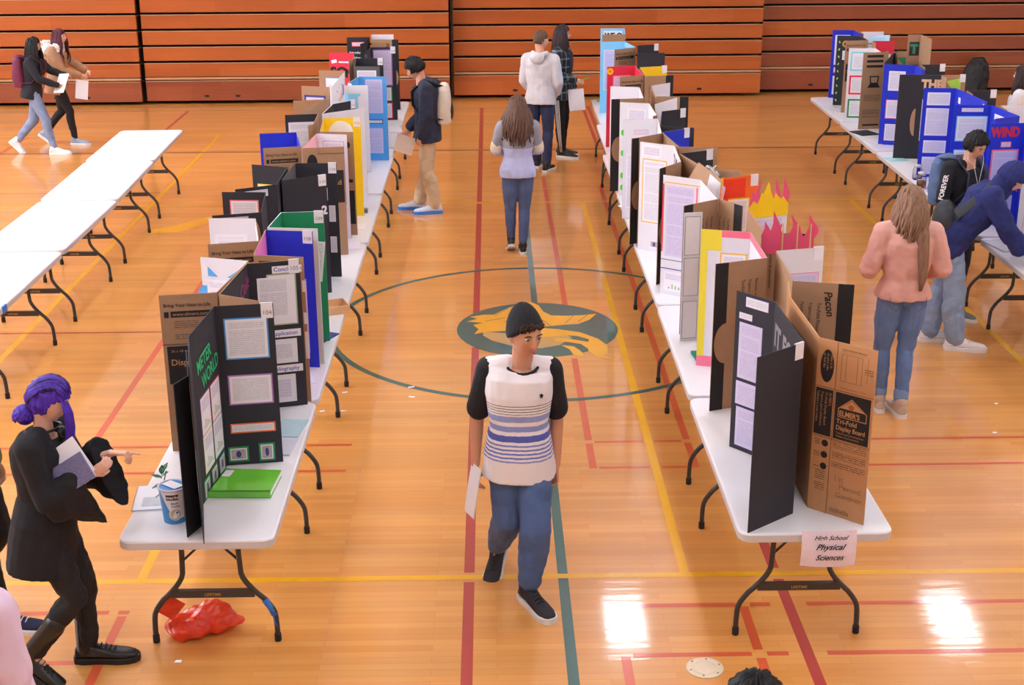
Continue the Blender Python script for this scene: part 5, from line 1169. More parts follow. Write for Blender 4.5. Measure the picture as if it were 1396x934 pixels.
# ---- woman with purple hair at the left table
loc = (-2.17, 6.13)
P = pose(loc, -PI / 2, 1.62, face=(-.16, .93, -.30), pel=(0, -.02, .94), waist=(0, .0, 1.07), chest=(0, .01, 1.25), neck=(0, .03, 1.44), head=(0, .08, 1.585),
         sR=(.165, .0, 1.385), sL=(-.165, .03, 1.385), eR=(.20, .07, 1.11), wR=(.085, .27, 1.205), eL=(-.19, .12, 1.14), wL=(-.06, .345, 1.265),
         hR=(.085, -.02, .91), hL=(-.085, -.02, .91), kR=(.10, .12, .50), aR=(.12, -.13, .17), tR=(.13, .03, .05), kL=(-.07, .13, .50), aL=(-.10, .10, .09), tL=(-.11, .30, .03))
r_ = person(loc, 'person with purple hair and black blouse pointing at the left table, holding a notebook')
body(r_, P, skin_l, .0045, male=False, hands=dict(R=dict(curl=.5, d=(-.25, .8, .5), n=(-.9, -.3, .2), side=-1), L=dict(curl=.75, point=True, d=(.12, 1, .02), n=(.3, .05, -1), side=1, thumb=.3)))
Mf = frame(P.face); face_parts(r_, P.head, Mf, P.s * .98)
o = shirt(r_, P, black_cl, .007, .026, male=False, hem=.27, flare=.16, name='blouse', disp=.022, sleeve=.7, dsize=.12, depth=1.1)
for S in 'RL':
    e_, w_ = getattr(P, 'e' + S), getattr(P, 'w' + S); mb = MB(); p0 = e_.lerp(w_, -.1); p1 = e_.lerp(w_, .8)
    rows = []
    for t, rad, dz in ((0, .058, 0), (.35, .070, .012), (.7, .088, .045), (1, .100, .08)):
        c = p0.lerp(p1, t); ax = (p1 - p0).normalized(); u = V((0, 0, 1)); u = (u - ax * u.dot(ax)).normalized(); v = ax.cross(u)
        rows.append([c + u * (rad * math.sin(q) * (1.0 if math.sin(q) > 0 else 1.9) - (dz if math.sin(q) < .2 else 0)) + v * rad * .7 * math.cos(q) for q in [2 * PI * j / 24 for j in range(24)]])
    mb.grid(rows, None); skin_mesh(mb, 'bell_sleeve', black_cl, r_, .007, 4, .02, .06)
trousers(r_, P, blackp, .007, .012, male=False, hem=.9, cuff=1.0, disp=.02)
for S, pt in (('R', 1), ('L', None)): shoe(r_, getattr(P, 'a' + S), getattr(P, 't' + S), black_sh, black_sole, 1.15, name='boot', high=.19, lace=mat('black laces', (18, 18, 20)), pitch=pt)
pur = hair_mat('violet dyed hair', (46, 16, 120), (104, 62, 220)); pur2 = hair_mat('dark violet streaks', (18, 14, 28), (50, 34, 90))
s = P.s * .98
mb = MB(); hair_cap(mb, P.head, Mf, s, .018, .40, low=-.45, side=.02, noise_=.012, face_open=.70); mb.build('hair', pur, r_)
mb = MB(); rr = random.Random(5)
for i in range(34):         # locks swept back from the brow to the bun
    a = -1.3 + 2.6 * i / 33; pts = []
    for t in range(9):
        q = t / 8; z = .55 - .85 * q ** 1.3 + .35 * math.sin(PI * q); y = .72 - 1.65 * q
        d = V((math.sin(a) * (.9 - .5 * q) + .02 * math.sin(t + i), y, z)).normalized(); pts.append(P.head + Mf @ ((head_point(tuple(d)) + d * (.018 + .006 * rr.random())) * s))
    mb.tube(pts, [.004, .008, .010, .011, .011, .010, .010, .009, .006], pur2 if (i % 3 == 0 or 9 < i < 17) else pur, 6)
mb.build('swept_locks', None, r_)
mb = MB(); bc = P.head + P.fwd * -.125 + P.rt * -.0 + V((0, 0, -.075))
for i in range(46):
    t0 = rr.random() * 6.28; b0 = rr.random() * 3.14; R3 = Matrix.Rotation(t0, 3, 'Z') @ Matrix.Rotation(b0, 3, 'X')
    mb.tube([bc + R3 @ V((.052 * math.cos(q), .046 * math.sin(q), .012 * math.sin(3 * q))) for q in [0, .6, 1.2, 1.8, 2.4, 3.0, 3.6]], [.004, .009, .011, .011, .011, .009, .004], None, 6)
mb.ball(bc, .045, None, 10); mb.build('bun', pur, r_)
mb = MB()
for k, (x, z) in enumerate(((.068, -.02), (.062, -.0), (.055, .02))):
    p0 = P.head + Mf @ V((x, .055 + .012 * k, .04)); mb.tube([p0, p0 + V((.014, -.006, -.06)), p0 + V((.016, -.008, -.13)), p0 + V((.008, -.006, -.20)), p0 + V((.014, 0, -.25))], [.004, .010, .011, .009, .002], None, 6)
mb.build('side_lock', pur, r_)
mb = MB(); nc = P.neck; mb.tube([nc + V((.085 * math.cos(t), .07 * math.sin(t), -.005 + .012 * math.cos(t))) for t in [2 * PI * i / 20 for i in range(21)]], .007, None, 8)
mb.ball(nc + V((.095, -.02, -.02)), (.022, .035, .035), None, 8); mb.build('headphones', black_sh, r_)
t = empty('composition_notebook', (-1.985, 5.99, 1.15), 'navy speckled notebook with white papers clutched by the purple-haired person', 'notebook')
speck = mat('navy speckled cover', (34, 38, 84), rough=.6, scale=170); [n for n in speck.node_tree.nodes if n.type == 'MIX'][0].inputs['B'].default_value = (.30, .30, .55, 1)
mm = Matrix((V((.80, -.05, .52)).normalized(), V((-.50, .28, .80)).normalized(), V((.1, -.95, .3)))).transposed()
x_, y_ = mm.col[0].normalized(), mm.col[1].normalized(); y_ = (y_ - x_ * y_.dot(x_)).normalized(); z_ = x_.cross(y_); m4 = Matrix((x_, y_, z_)).transposed().to_4x4(); m4.translation = (-1.995, 5.985, 1.165)
mb = MB(); mb.box(-.10, .10, -.085, .055, -.006, .006, speck, m4); mb.build('cover', None, t)
mb = MB(); mb.box(-.098, .10, -.083, .053, -.012, -.007, paper_m, m4); mb.build('pages', None, t)
m5 = m4 @ Matrix.Translation((.0, .03, -.018)) @ Matrix.Rotation(.06, 4, 'Z'); mb = MB(); mb.box(-.10, .105, -.09, .10, 0, .001, paper_m, m5); mb.build('sheet', None, t)

# ---- figure at the left edge in olive jacket
loc = (-2.735, 6.62)
P = pose(loc, -PI / 2, 1.72, pel=(0, .0, .95), kR=(.09, .08, .5), aR=(.09, .12, .085), kL=(-.09, .1, .5), aL=(-.09, -.2, .11), eR=(.23, -.05, 1.13), wR=(.22, .06, .9))
r_ = person(loc, 'person at the left edge in olive jacket, black trousers and navy canvas shoe')
body(r_, P, skin_w, .009); Mf = frame(P.face)
shirt(r_, P, mat('olive jacket cloth', (92, 96, 74), rough=.85, var=.2, scale=8), .009, .03, hem=.12, name='jacket', disp=.02); trousers(r_, P, blackp, .009, .012)
for S in 'RL': shoe(r_, getattr(P, 'a' + S), getattr(P, 't' + S), mat('navy canvas', (34, 36, 72), rough=.85), white_sole, 1.15, lace=white_sh, high=.04)
full_hair(r_, P, hair_mat('dark hair', (34, 26, 24), (60, 44, 38)), 30, .12)

# ---- two near figures cut by the lower edge
loc = (-1.965, 4.42)
P = pose(loc, .0, 1.66); r_ = person(loc, 'person cropped at the lower left corner in pale pink and lavender sweatshirt')
body(r_, P, skin_l, .010, male=False); shirt(r_, P, mat('pale lavender fleece', (226, 200, 226), rough=.9, var=.05, scale=10), .009, .034, male=False, name='sweatshirt', disp=.02)
hood(r_, P, mat('pink fleece hood', (246, 176, 196), rough=.9)); trousers(r_, P, blackp, .010); full_hair(r_, P, hair_mat('dark hair', (34, 26, 24), (60, 44, 38)), 30, .2)
for S in 'RL': shoe(r_, getattr(P, 'a' + S), getattr(P, 't' + S), white_sh, white_sole, 1.05)
loc = (.715, 3.30)
P = pose(loc, 0, 1.73, head=(0, .0, 1.635)); r_ = person(loc, 'person whose dark-haired crown shows at the lower edge right of centre')
body(r_, P, skin_m, .010); shirt(r_, P, mat('charcoal sweater cloth', (60, 60, 66), rough=.9), .010, .02, name='sweater'); trousers(r_, P, blackp, .010)
Mf = frame(P.face); mb = MB(); hair_cap(mb, P.head, Mf, P.s, .018, .4, low=-.45, side=.2, noise_=.01); locks(mb, P.head, Mf, P.s, 90, .01, .008, 4, az=(-2.0, 2.0), el=(.2, 1.5), spread=.0); mb.build('hair', hair_mat('black hair', (12, 11, 14), (30, 26, 30)), r_)
for S in 'RL': shoe(r_, getattr(P, 'a' + S), getattr(P, 't' + S), black_sh, white_sole, 1.1)

# ---- two women walking by the bleachers
loc = (-6.33, 19.42)
P = pose(loc, -PI / 2, 1.64, face=(0, .96, -.1), pel=(0, -.03, .94), waist=(0, .0, 1.07), chest=(0, .03, 1.25), neck=(0, .04, 1.44), head=(0, .08, 1.6), sR=(.165, .03, 1.38), sL=(-.165, .05, 1.38), eR=(.2, .16, 1.13), wR=(.12, .40, 1.03), eL=(-.2, .22, 1.2), wL=(-.1, .46, 1.14),
         kR=(.1, .16, .52), aR=(.1, .24, .085), kL=(-.09, -.08, .48), aL=(-.09, -.36, .17), tL=(-.09, -.24, .05))
r_ = person(loc, 'person in black sweatshirt and light jeans with maroon backpack walking beside the bleachers')
body(r_, P, skin_m, .007, male=False); face_parts(r_, P.head, frame(P.face), P.s * .98)
shirt(r_, P, mat('black sweatshirt', (34, 34, 44), rough=.9), .008, .022, male=False, hem=.10); trousers(r_, P, denim('light blue denim', (120, 140, 184), (150, 168, 206)), .008, .012, male=False, knee=1.1)
for S, pt in (('R', None), ('L', 1)): shoe(r_, getattr(P, 'a' + S), getattr(P, 't' + S), white_sh, white_sole, 1.12, pitch=pt)
full_hair(r_, P, hair_mat('black hair', (12, 11, 14), (30, 26, 30)), 60, .40, seed=8)
mar = mat('maroon nylon', (110, 34, 70), rough=.6, var=.15); backpack(r_, P, mar, mat('dark maroon nylon', (86, 26, 56), rough=.6), 'maroon backpack worn by the walking person in light jeans')
papers('loose_papers', (-5.92, 19.36, .98), (.8, -.5, .1), (.5, .2, .7), .2, .28, 'white papers held by the walking person in light jeans', 'papers')
loc = (-6.20, 20.12)
P = pose(loc, -PI / 2, 1.66, face=(.15, .96, .05), pel=(0, -.02, .94), waist=(0, .0, 1.07), neck=(0, .04, 1.44), head=(0, .10, 1.61), eR=(.2, .14, 1.13), wR=(.1, .36, 1.05), eL=(-.2, .2, 1.2), wL=(-.1, .4, 1.1), kR=(.1, .16, .5), aR=(.1, .20, .085), kL=(-.09, -.02, .48), aL=(-.09, -.30, .15), tL=(-.09, -.16, .04))
r_ = person(loc, 'person with maroon hair and tan coat with white fur hood walking beside the bleachers')
body(r_, P, skin_l, .007, male=False); face_parts(r_, P.head, frame(P.face), P.s * .98)
shirt(r_, P, mat('tan coat cloth', (176, 134, 104), rough=.9, var=.15, scale=9), .008, .035, male=False, hem=.16, name='coat', disp=.02); trousers(r_, P, blackp, .008, .010, male=False)
mb = MB(); rr = random.Random(2)
for i in range(60): t = rr.random() * 6.28; mb.ball(P.neck - P.fwd * .10 + V((.15 * math.cos(t), .15 * math.sin(t), .09 * rr.random() - .04)), .045 + .02 * rr.random(), None, 5)
skin_mesh(mb, 'fur_trim', mat('white fur', (236, 228, 226), rough=1, var=.12, scale=60), r_, .009, 2, .03, .02)
full_hair(r_, P, hair_mat('maroon dyed hair', (66, 26, 40), (104, 46, 64)), 55, .34, seed=9)
for S, pt in (('R', None), ('L', 1)): shoe(r_, getattr(P, 'a' + S), getattr(P, 't' + S), mat('grey blue shoe', (150, 165, 190), rough=.6), white_sole, 1.05, pitch=pt)
papers('loose_papers', (-5.82, 19.95, .80), (.97, -.2, -.1), (.1, .1, 1), .19, .26, 'white sheets hanging from the hand of the maroon-haired person', 'papers')

# ---- student in dark jacket reading at the left row
loc = (-.73, 15.8)
P = pose(loc, PI / 2, 1.80, face=(-.05, .85, -.42), waist=(0, .0, 1.08), neck=(0, .05, 1.45), head=(0, .12, 1.60), eL=(-.22, .0, 1.12), wL=(-.19, .06, .90), eR=(.22, .02, 1.12), wR=(.16, .2, .93), aL=(-.1, -.07, .085), aR=(.1, .12, .085))
r_ = person(loc, 'person in dark navy jacket and khaki trousers reading boards on the left row')
body(r_, P, skin_w, .007, hands=dict(L=dict(d=(0, .3, -1), curl=.5))); face_parts(r_, P.head, frame(P.face), P.s * .98)
nav = mat('dark mottled navy cloth', (40, 44, 66), rough=.85, var=.5, scale=14)
shirt(r_, P, nav, .008, .034, hem=.14, name='jacket', disp=.025, cuff=1.1); hood(r_, P, nav)
trousers(r_, P, mat('khaki cloth', (205, 180, 150), rough=.85, var=.1, scale=7), .008, .020, cuff=1.5, knee=1.15, disp=.02)
for S in 'RL': shoe(r_, getattr(P, 'a' + S), getattr(P, 't' + S), mat('white and blue shoe', (208, 214, 232), rough=.5, var=.1), mat('bright blue sole', (50, 130, 215), rough=.5), 1.2, lace=white_sh)
Mf = frame(P.face); mb = MB(); hair_cap(mb, P.head, Mf, P.s, .022, .42, low=-.42, side=.15, noise_=.014, face_open=.68); locks(mb, P.head, Mf, P.s, 70, .012, .010, 6, az=(-2.1, 2.1), el=(.3, 1.5), spread=.0); mb.build('hair', hair_mat('black hair', (12, 11, 14), (30, 26, 30)), r_)
backpack(r_, P, mat('cream nylon', (222, 208, 192), rough=.7, var=.05), mat('black nylon', (28, 28, 32), rough=.6), 'cream and black backpack worn by the person in the dark navy jacket', h=.46, dz=-.03)
papers('loose_papers', (-.985, 15.62, .82), (-.9, -.2, .35), (-.2, .2, .9), .22, .20, 'pale paper held low by the person in the dark navy jacket', 'papers', n=2, m=mat('cream paper', (226, 200, 184), rough=.7))

# ---- woman walking away in the aisle
loc = (.265, 13.97)
P = pose(loc, .08, 1.63, face=(.12, .95, -.1), eR=(.235, .08, 1.14), wR=(.12, .26, 1.1), eL=(-.235, .08, 1.14), wL=(-.12, .26, 1.1), kR=(.075, .03, .5), aR=(.05, -.04, .085), kL=(-.08, .04, .5), aL=(-.07, .10, .12), tL=(-.07, .26, .04), hR=(.085, 0, .92), hL=(-.085, 0, .92))
r_ = person(loc, 'person with long brown hair in lavender and grey sweatshirt walking away down the aisle')
body(r_, P, skin_l, .007, male=False)
shirt(r_, P, band_mat('lavender and grey fleece', [(1.11, 1.6, (150, 150, 162))], (186, 190, 232), rough=.9), .007, .026, male=False, hem=.09, flare=-.02, disp=.02)
for S in 'RL':
    e_, w_ = getattr(P, 'e' + S), getattr(P, 'w' + S); s_ = getattr(P, 's' + S); mb = MB(); limb(mb, [s_.lerp(e_, .72), s_.lerp(e_, .92)], [.066, .064]); skin_mesh(mb, 'sleeve_band', mat('cream knit', (228, 218, 196), rough=.9), r_, .007, 2)
trousers(r_, P, denim('faded blue denim', (72, 92, 142), (96, 116, 164)), .007, .010, male=False, disp=.01, thigh=1.1)
for S, pt in (('R', None), ('L', 1)): shoe(r_, getattr(P, 'a' + S), getattr(P, 't' + S), black_sh, white_sole, 1.05, pitch=pt)
full_hair(r_, P, hair_mat('mid brown hair', (70, 46, 40), (128, 92, 76)), 90, .36, .014, seed=12, spread=.05, out=.03)

# ---- couple standing near the far aisle
loc = (.64, 18.0)
P = pose(loc, -.35, 1.80, face=(.75, .6, -.08), eL=(-.23, .02, 1.13), wL=(-.17, .16, .98), eR=(.23, .0, 1.13), wR=(.17, .15, .98), aL=(-.09, .16, .085), aR=(.1, -.06, .085))
r_ = person(loc, 'person with short hair in pale grey hoodie and dark jeans, back to the camera')
body(r_, P, skin_w, .007); face_parts(r_, P.head, frame(P.face), P.s * .98)
ghm = mat('pale grey mottled fleece', (208, 202, 208), rough=.95, var=.22, scale=9); shirt(r_, P, ghm, .008, .028, hem=.10, name='hoodie', disp=.014); hood(r_, P, ghm)
trousers(r_, P, denim('dark indigo denim', (38, 46, 82), (54, 64, 104)), .008, .016, cuff=1.2, disp=.014)
for S in 'RL': shoe(r_, getattr(P, 'a' + S), getattr(P, 't' + S), black_sh, white_sole, 1.15)
Mf = frame(P.face); mb = MB(); hair_cap(mb, P.head, Mf, P.s, .010, .45, low=-.35, side=.05, noise_=.005, face_open=.75); mb.build('hair', hair_mat('short brown hair', (78, 56, 46), (116, 86, 70)), r_)
loc = (.95, 18.9)
P = pose(loc, -1.95, 1.78, face=(-.25, .95, -.04), eR=(.23, .02, 1.13), wR=(.16, .24, 1.06), eL=(-.23, -.02, 1.12), wL=(-.25, .10, .90), aR=(.08, .05, .085), aL=(-.1, -.02, .085))
r_ = person(loc, 'person with long dark hair, glasses and dark plaid shirt beside the grey hoodie')
body(r_, P, skin_l, .007, male=False); face_parts(r_, P.head, frame(P.face), P.s * .98)
shirt(r_, P, plaid_mat('dark green plaid', (26, 32, 44), (120, 132, 140)), .008, .026, male=False, hem=.16, flare=.1, name='plaid_shirt', disp=.02)
mb = MB(); c = P.chest + P.fwd * .13; mb.ball(c, (.075, .02, .15), None, 10, Matrix((P.rt, P.fwd, V((0, 0, 1)))).transposed()); mb.build('undershirt', mat('black print shirt', (50, 44, 52), rough=.9, var=.5, scale=20), r_)
trousers(r_, P, blackp, .008, .010, male=False, cuff=1.2)
for S, sg in (('R', 1), ('L', -1)):
    mb = MB(); h_, k_, a_ = getattr(P, 'h' + S), getattr(P, 'k' + S), getattr(P, 'a' + S)
    for dd in (-.022, 0, .022): mb.tube([h_ + P.rt * sg * .100 + P.fwd * dd, h_.lerp(k_, .5) + P.rt * sg * .093 + P.fwd * dd, k_ + P.rt * sg * .070 + P.fwd * dd, k_.lerp(a_, .4) + P.rt * sg * .068 + P.fwd * dd * .8, a_ + P.rt * sg * .05 + P.fwd * dd * .6], .006, None, 6)
    mb.build('side_stripes', white_sole, r_)
for S in 'RL':
    o = shoe(r_, getattr(P, 'a' + S), getattr(P, 't' + S), black_sh, white_sole, 1.12)
Mf = frame(P.face); mb = MB()
for sx in (-1, 1): mb.tube([P.head + Mf @ V((sx * .031 + .019 * math.cos(q), .094 - .004 * abs(math.cos(q)), .003 + .015 * math.sin(q))) for q in [2 * PI * i / 14 for i in range(15)]], .0014, None, 6); mb.tube([P.head + Mf @ V((sx * .05, .092, .006)), P.head + Mf @ V((sx * .076, .0, .0))], .0014, None, 6)
mb.build('glasses', black_sh, r_)
full_hair(r_, P, hair_mat('very dark brown hair', (36, 24, 28), (70, 48, 50)), 70, .40, seed=15)
papers('loose_papers', (1.15, 18.72, .80), (.95, -.3, .12), (-.12, .1, 1), .22, .28, 'white sheets hanging beside the person in the plaid shirt', 'papers')
t = empty('pencil', (1.05, 18.6, 1.0), 'green pencil held by the person in the plaid shirt', 'pencil'); mb = MB(); pw = P.wR + P.fwd * .08; mb.tube([pw, pw + V((.13, -.02, .04))], .005, None, 6); t.location = pw; mb.build('shaft', mat('green lacquer', (80, 200, 90), rough=.4), t)

# ---- woman in the pink sweater
loc = (2.935, 9.46)
P = pose(loc, -.04, 1.70, face=(-.18, .95, -.16), waist=(0, 0, 1.07), chest=(0, .01, 1.25), eL=(-.265, .0, 1.13), wL=(-.17, .20, 1.16), eR=(.26, -.02, 1.13), wR=(.16, .2, 1.08), kL=(-.105, .06, .5), aL=(-.10, .05, .085), kR=(.06, .03, .5), aR=(.035, -.06, .085), tR=(.02, .10, .03), tL=(-.10, .22, .03))
r_ = person(loc, 'person with long light brown hair in salmon pink sweater and blue jeans, seen from behind')
body(r_, P, skin_l, .006, male=False)
shirt(r_, P, mat('salmon knit', (216, 164, 154), rough=.95, var=.06, scale=14, bump=.15), .0065, .034, male=False, hem=.03, flare=-.02, name='sweater', disp=.026, arm=1.12, cuff=1.3, depth=1.05)
trousers(r_, P, denim('mid blue denim', (84, 112, 168), (112, 140, 190)), .0065, .010, male=False, hem=.80, cuff=1.1, disp=.016, thigh=1.12)
for S in 'RL':
    k_, a_ = getattr(P, 'k' + S), getattr(P, 'a' + S); mb = MB(); limb(mb, [k_.lerp(a_, .76), k_.lerp(a_, .86)], [.056, .056]); skin_mesh(mb, 'turned_cuff', denim('pale turned denim', (120, 146, 196), (140, 164, 208)), r_, .006, 2)
    shoe(r_, getattr(P, 'a' + S), getattr(P, 't' + S), mat('taupe knit shoe', (196, 172, 154), rough=.8, var=.15, scale=70), white_sole, 1.12, lace=white_sh)
for S in (-1, 1):
    mb = MB(); cq = P.pel + V((S * .08, -.128, -.045)); mb.tube([cq + V((x, -.0, z)) for x, z in ((-.05, .05), (-.05, -.02), (0, -.055), (.05, -.02), (.05, .05))], .0022, None, 5); mb.build('back_pocket', denim('pocket stitching', (70, 92, 144), (80, 104, 156)), r_)
full_hair(r_, P, hair_mat('light brown hair', (104, 74, 58), (176, 138, 112)), 80, .26, .014, seed=21, spread=.03, out=.01, az=(-1.9, 1.9))
mb = MB(); h0 = P.head + V((.03, -.09, -.05)); 
for k in range(9): mb.tube([h0 + V((k * .008 - .03, 0, 0)), h0 + V((.0 + k * .008, -.05, -.16)), h0 + V((.02 + k * .006, -.075, -.32)), h0 + V((.03 + k * .005, -.08, -.46)), h0 + V((.03 + k * .002, -.085, -.56))], [.014, .016, .015, .012, .004], None, 6)
mb.build('hair_tail', hair_mat('light brown hair', (104, 74, 58), (176, 138, 112)), r_)
papers('loose_papers', (2.735, 9.58, 1.22), (.6, .8, 0), (-.05, 0, 1), .14, .24, 'white paper held at the left by the person in the pink sweater', 'papers')

# ---- student with earphones and the one leaning over the table
loc = (4.02, 11.62)
P = pose(loc, -2.55, 1.72, face=(.12, .86, -.38), neck=(0, .05, 1.44), head=(0, .11, 1.595), eR=(.24, .0, 1.13), wR=(.2, .18, .98), eL=(-.23, .05, 1.13), wL=(-.12, .25, 1.05))
r_ = person(loc, 'person with black hair and white earphones in black shirt looking down at the right row')
body(r_, P, skin_w, .006); face_parts(r_, P.head, frame(P.face), P.s * .98)
shirt(r_, P, black_cl, .007, .020, hem=.12, disp=.016); trousers(r_, P, mat('navy track cloth', (30, 34, 60), rough=.8), .008, .016)
Mf = frame(P.face); mb = MB(); hair_cap(mb, P.head, Mf, P.s, .022, .50, low=-.42, side=.10, noise_=.012, face_open=.66); locks(mb, P.head, Mf, P.s, 80, .015, .010, 6, az=(-2.0, 2.0), el=(.4, 1.5), spread=.0); mb.build('hair', hair_mat('black hair', (12, 11, 14), (30, 26, 30)), r_)
mb = MB(); ep = P.head + Mf @ V((.078, .005, -.03)); ep2 = P.head + Mf @ V((-.078, .005, -.03)); j = P.chest + P.fwd * .16 + V((0, 0, -.02))
mb.ball(ep, .010, None, 6); mb.tube([ep, ep + V((0, -.02, -.08)), P.neck + P.fwd * .10 + P.rt * .06, j, P.waist + P.fwd * .14], .0022, None, 6); mb.tube([ep2, ep2 + V((.02, 0, -.08)), P.neck + P.fwd * .11 - P.rt * .05, j], .0022, None, 6); mb.build('earphones', white_sole, r_)
mb = MB(); a = P.sR.lerp(P.eR, .15); ax = (P.eR - P.sR).normalized(); out = (V((-.55, -.83, .1))); out = (out - ax * out.dot(ax)).normalized(); yv = out.cross(-ax) 
m4 = Matrix((-ax, out.cross(-ax), out)).transposed().to_4x4(); m4.translation = P.eR + out * .068 - yv * .02 + (-ax) * .0
text_mb(mb, 'FOREVER', .055, m4, white_sole, depth=.001, bold=.03, sx=.95); mb.build('sleeve_print', None, r_)
for S in 'RL': shoe(r_, getattr(P, 'a' + S), getattr(P, 't' + S), mat('grey shoe', (120, 122, 130), rough=.6), white_sole, 1.1)
backpack(r_, P, mat('blue grey nylon', (84, 106, 146), rough=.7, var=.12), mat('dark blue nylon', (40, 50, 80), rough=.6), 'blue grey backpack worn by the person with the earphones')
loc = (3.76, 10.93)
P = pose(loc, -PI / 2 - .1, 1.74, face=(.05, .80, -.55), pel=(0, -.02, .94), waist=(0, .08, 1.06), chest=(0, .20, 1.20), neck=(0, .31, 1.34), head=(0, .415, 1.435), sR=(.17, .22, 1.32), sL=(-.17, .26, 1.30), eR=(.21, .36, 1.08), wR=(.16, .50, .89), eL=(-.2, .38, 1.1), wL=(-.12, .5, .9),
         kR=(.10, .03, .50), aR=(.11, .07, .085), kL=(-.1, -.02, .5), aL=(-.1, -.10, .085), hR=(.09, -.03, .91), hL=(-.09, -.03, .91))
r_ = person(loc, 'person in navy hooded sweatshirt and pale jeans leaning over the right row table')
body(r_, P, skin_w, .006, hands=dict(R=dict(d=(-.1, .8, -.5), n=(-.3, -.4, -1), curl=.3, side=-1), L=dict(d=(.1, .8, -.5), n=(.3, -.4, -1), curl=.3, side=1))); face_parts(r_, P.head, frame(P.face), P.s * .98)
nvh = mat('navy fleece', (36, 44, 104), rough=.95, var=.12, scale=12); shirt(r_, P, nvh, .0065, .034, hem=.12, name='hoodie', disp=.03, cuff=1.2, arm=1.1); hood(r_, P, nvh, up=True)
trousers(r_, P, denim('pale washed denim', (120, 148, 196), (164, 186, 220)), .007, .024, cuff=1.6, knee=1.25, disp=.022)
for S in 'RL': shoe(r_, getattr(P, 'a' + S), getattr(P, 't' + S), white_sh, white_sole, 1.22, lace=white_sole)
bk = mat('black nylon', (28, 28, 32), rough=.6)
mb = MB(); rr_ = P.rt
mb.tube([P.waist - P.fwd * .16 + rr_ * .02 + V((0, 0, -.08)), P.waist - P.fwd * .1 + rr_ * .12 + V((0, 0, .1)), P.chest + rr_ * .15 + V((0, 0, .14)) - P.fwd * .02, P.sR + V((0, 0, .09)) - rr_ * .05, P.sR + P.fwd * .11 + V((0, 0, .0)) - rr_ * .04, P.chest + rr_ * .12 + P.fwd * .15 - V((0, 0, .05))], [(.05, .02), (.05, .014), (.045, .010), (.035, .008), (.03, .008), (.03, .008)], None, 10, up=(0, 0, 1))
bp = empty('sling_bag', P.waist - P.fwd * .18, 'dark grey sling bag on the back of the navy hooded person', 'bag'); skin_mesh(mb, 'strap', mat('charcoal webbing', (50, 54, 62), rough=.8), bp, .007, 2)
mb = MB(); c = P.waist - P.fwd * .17 + V((0, 0, .02)); mb.ball(c, (.15, .09, .17), None, 12, Matrix((P.rt, P.fwd, V((0, 0, 1)))).transposed()); skin_mesh(mb, 'bag', mat('charcoal webbing', (50, 54, 62)), bp, .008, 3, .02)
for k, (dx, dz) in enumerate(((.06, .12), (.02, .05), (-.02, -.02))):
    mb = MB(); cq = P.sR.lerp(P.chest, .3 + .3 * k) + rr_ * .075 + V((0, 0, .045 - .02 * k)); mb.ball(cq, (.006, .03, .022), None, 6, Matrix((P.rt, P.fwd, V((0, 0, 1)))).transposed()); mb.build('patch', mat('pale patch', (190, 192, 190), rough=.8), r_)
# ---- figure at the right edge
loc = (5.98, 15.6)
P = pose(loc, 1.0, 1.66, eL=(-.22, .1, 1.12), wL=(-.1, .28, 1.05), eR=(.22, .1, 1.12), wR=(.1, .28, 1.05)); r_ = person(loc, 'person with long dark hair in white shirt at the right edge behind the boards')
body(r_, P, skin_l, .008, male=False); face_parts(r_, P.head, frame(P.face), P.s * .98); shirt(r_, P, mat('white cotton shirt', (236, 232, 240), rough=.9), .009, .026, male=False, hem=.1, sleeve=.45); trousers(r_, P, blackp, .009, male=False)
full_hair(r_, P, hair_mat('very dark brown hair', (36, 24, 28), (70, 48, 50)), 60, .36, seed=33)
for S in 'RL': shoe(r_, getattr(P, 'a' + S), getattr(P, 't' + S), black_sh, white_sole, 1.05)

# ------------------------------------------------------------------ things on and under the tables
T0 = .7405
def flatbox(name, part, c, w, l, h, rot, m, label, cat, z=T0, cover=None, group=None, tilt=0):
    t = empty(name, (c[0], c[1], z), label, cat, group); M_ = Matrix.Translation((c[0], c[1], z)) @ Matrix.Rotation(rot, 4, 'Z') @ Matrix.Rotation(tilt, 4, 'Y')
    if cover:
        mb = MB(); mb.box(-w / 2 + .003, w / 2 - .003, -l / 2 + .003, l / 2 - .003, .003, h - .003, paper_m, M_); mb.build('pages', None, t)
        mb = MB(); mb.box(-w / 2, w / 2, -l / 2, l / 2, 0, .003, cover, M_); mb.box(-w / 2, w / 2, -l / 2, l / 2, h - .003, h, cover, M_); mb.box(-w / 2, -w / 2 + .003, -l / 2, l / 2, 0, h, cover, M_); mb.build('cover', None, t)
    else: mb = MB(); mb.box(-w / 2, w / 2, -l / 2, l / 2, 0, h, m, M_); mb.build(part, None, t)
    return t, M_
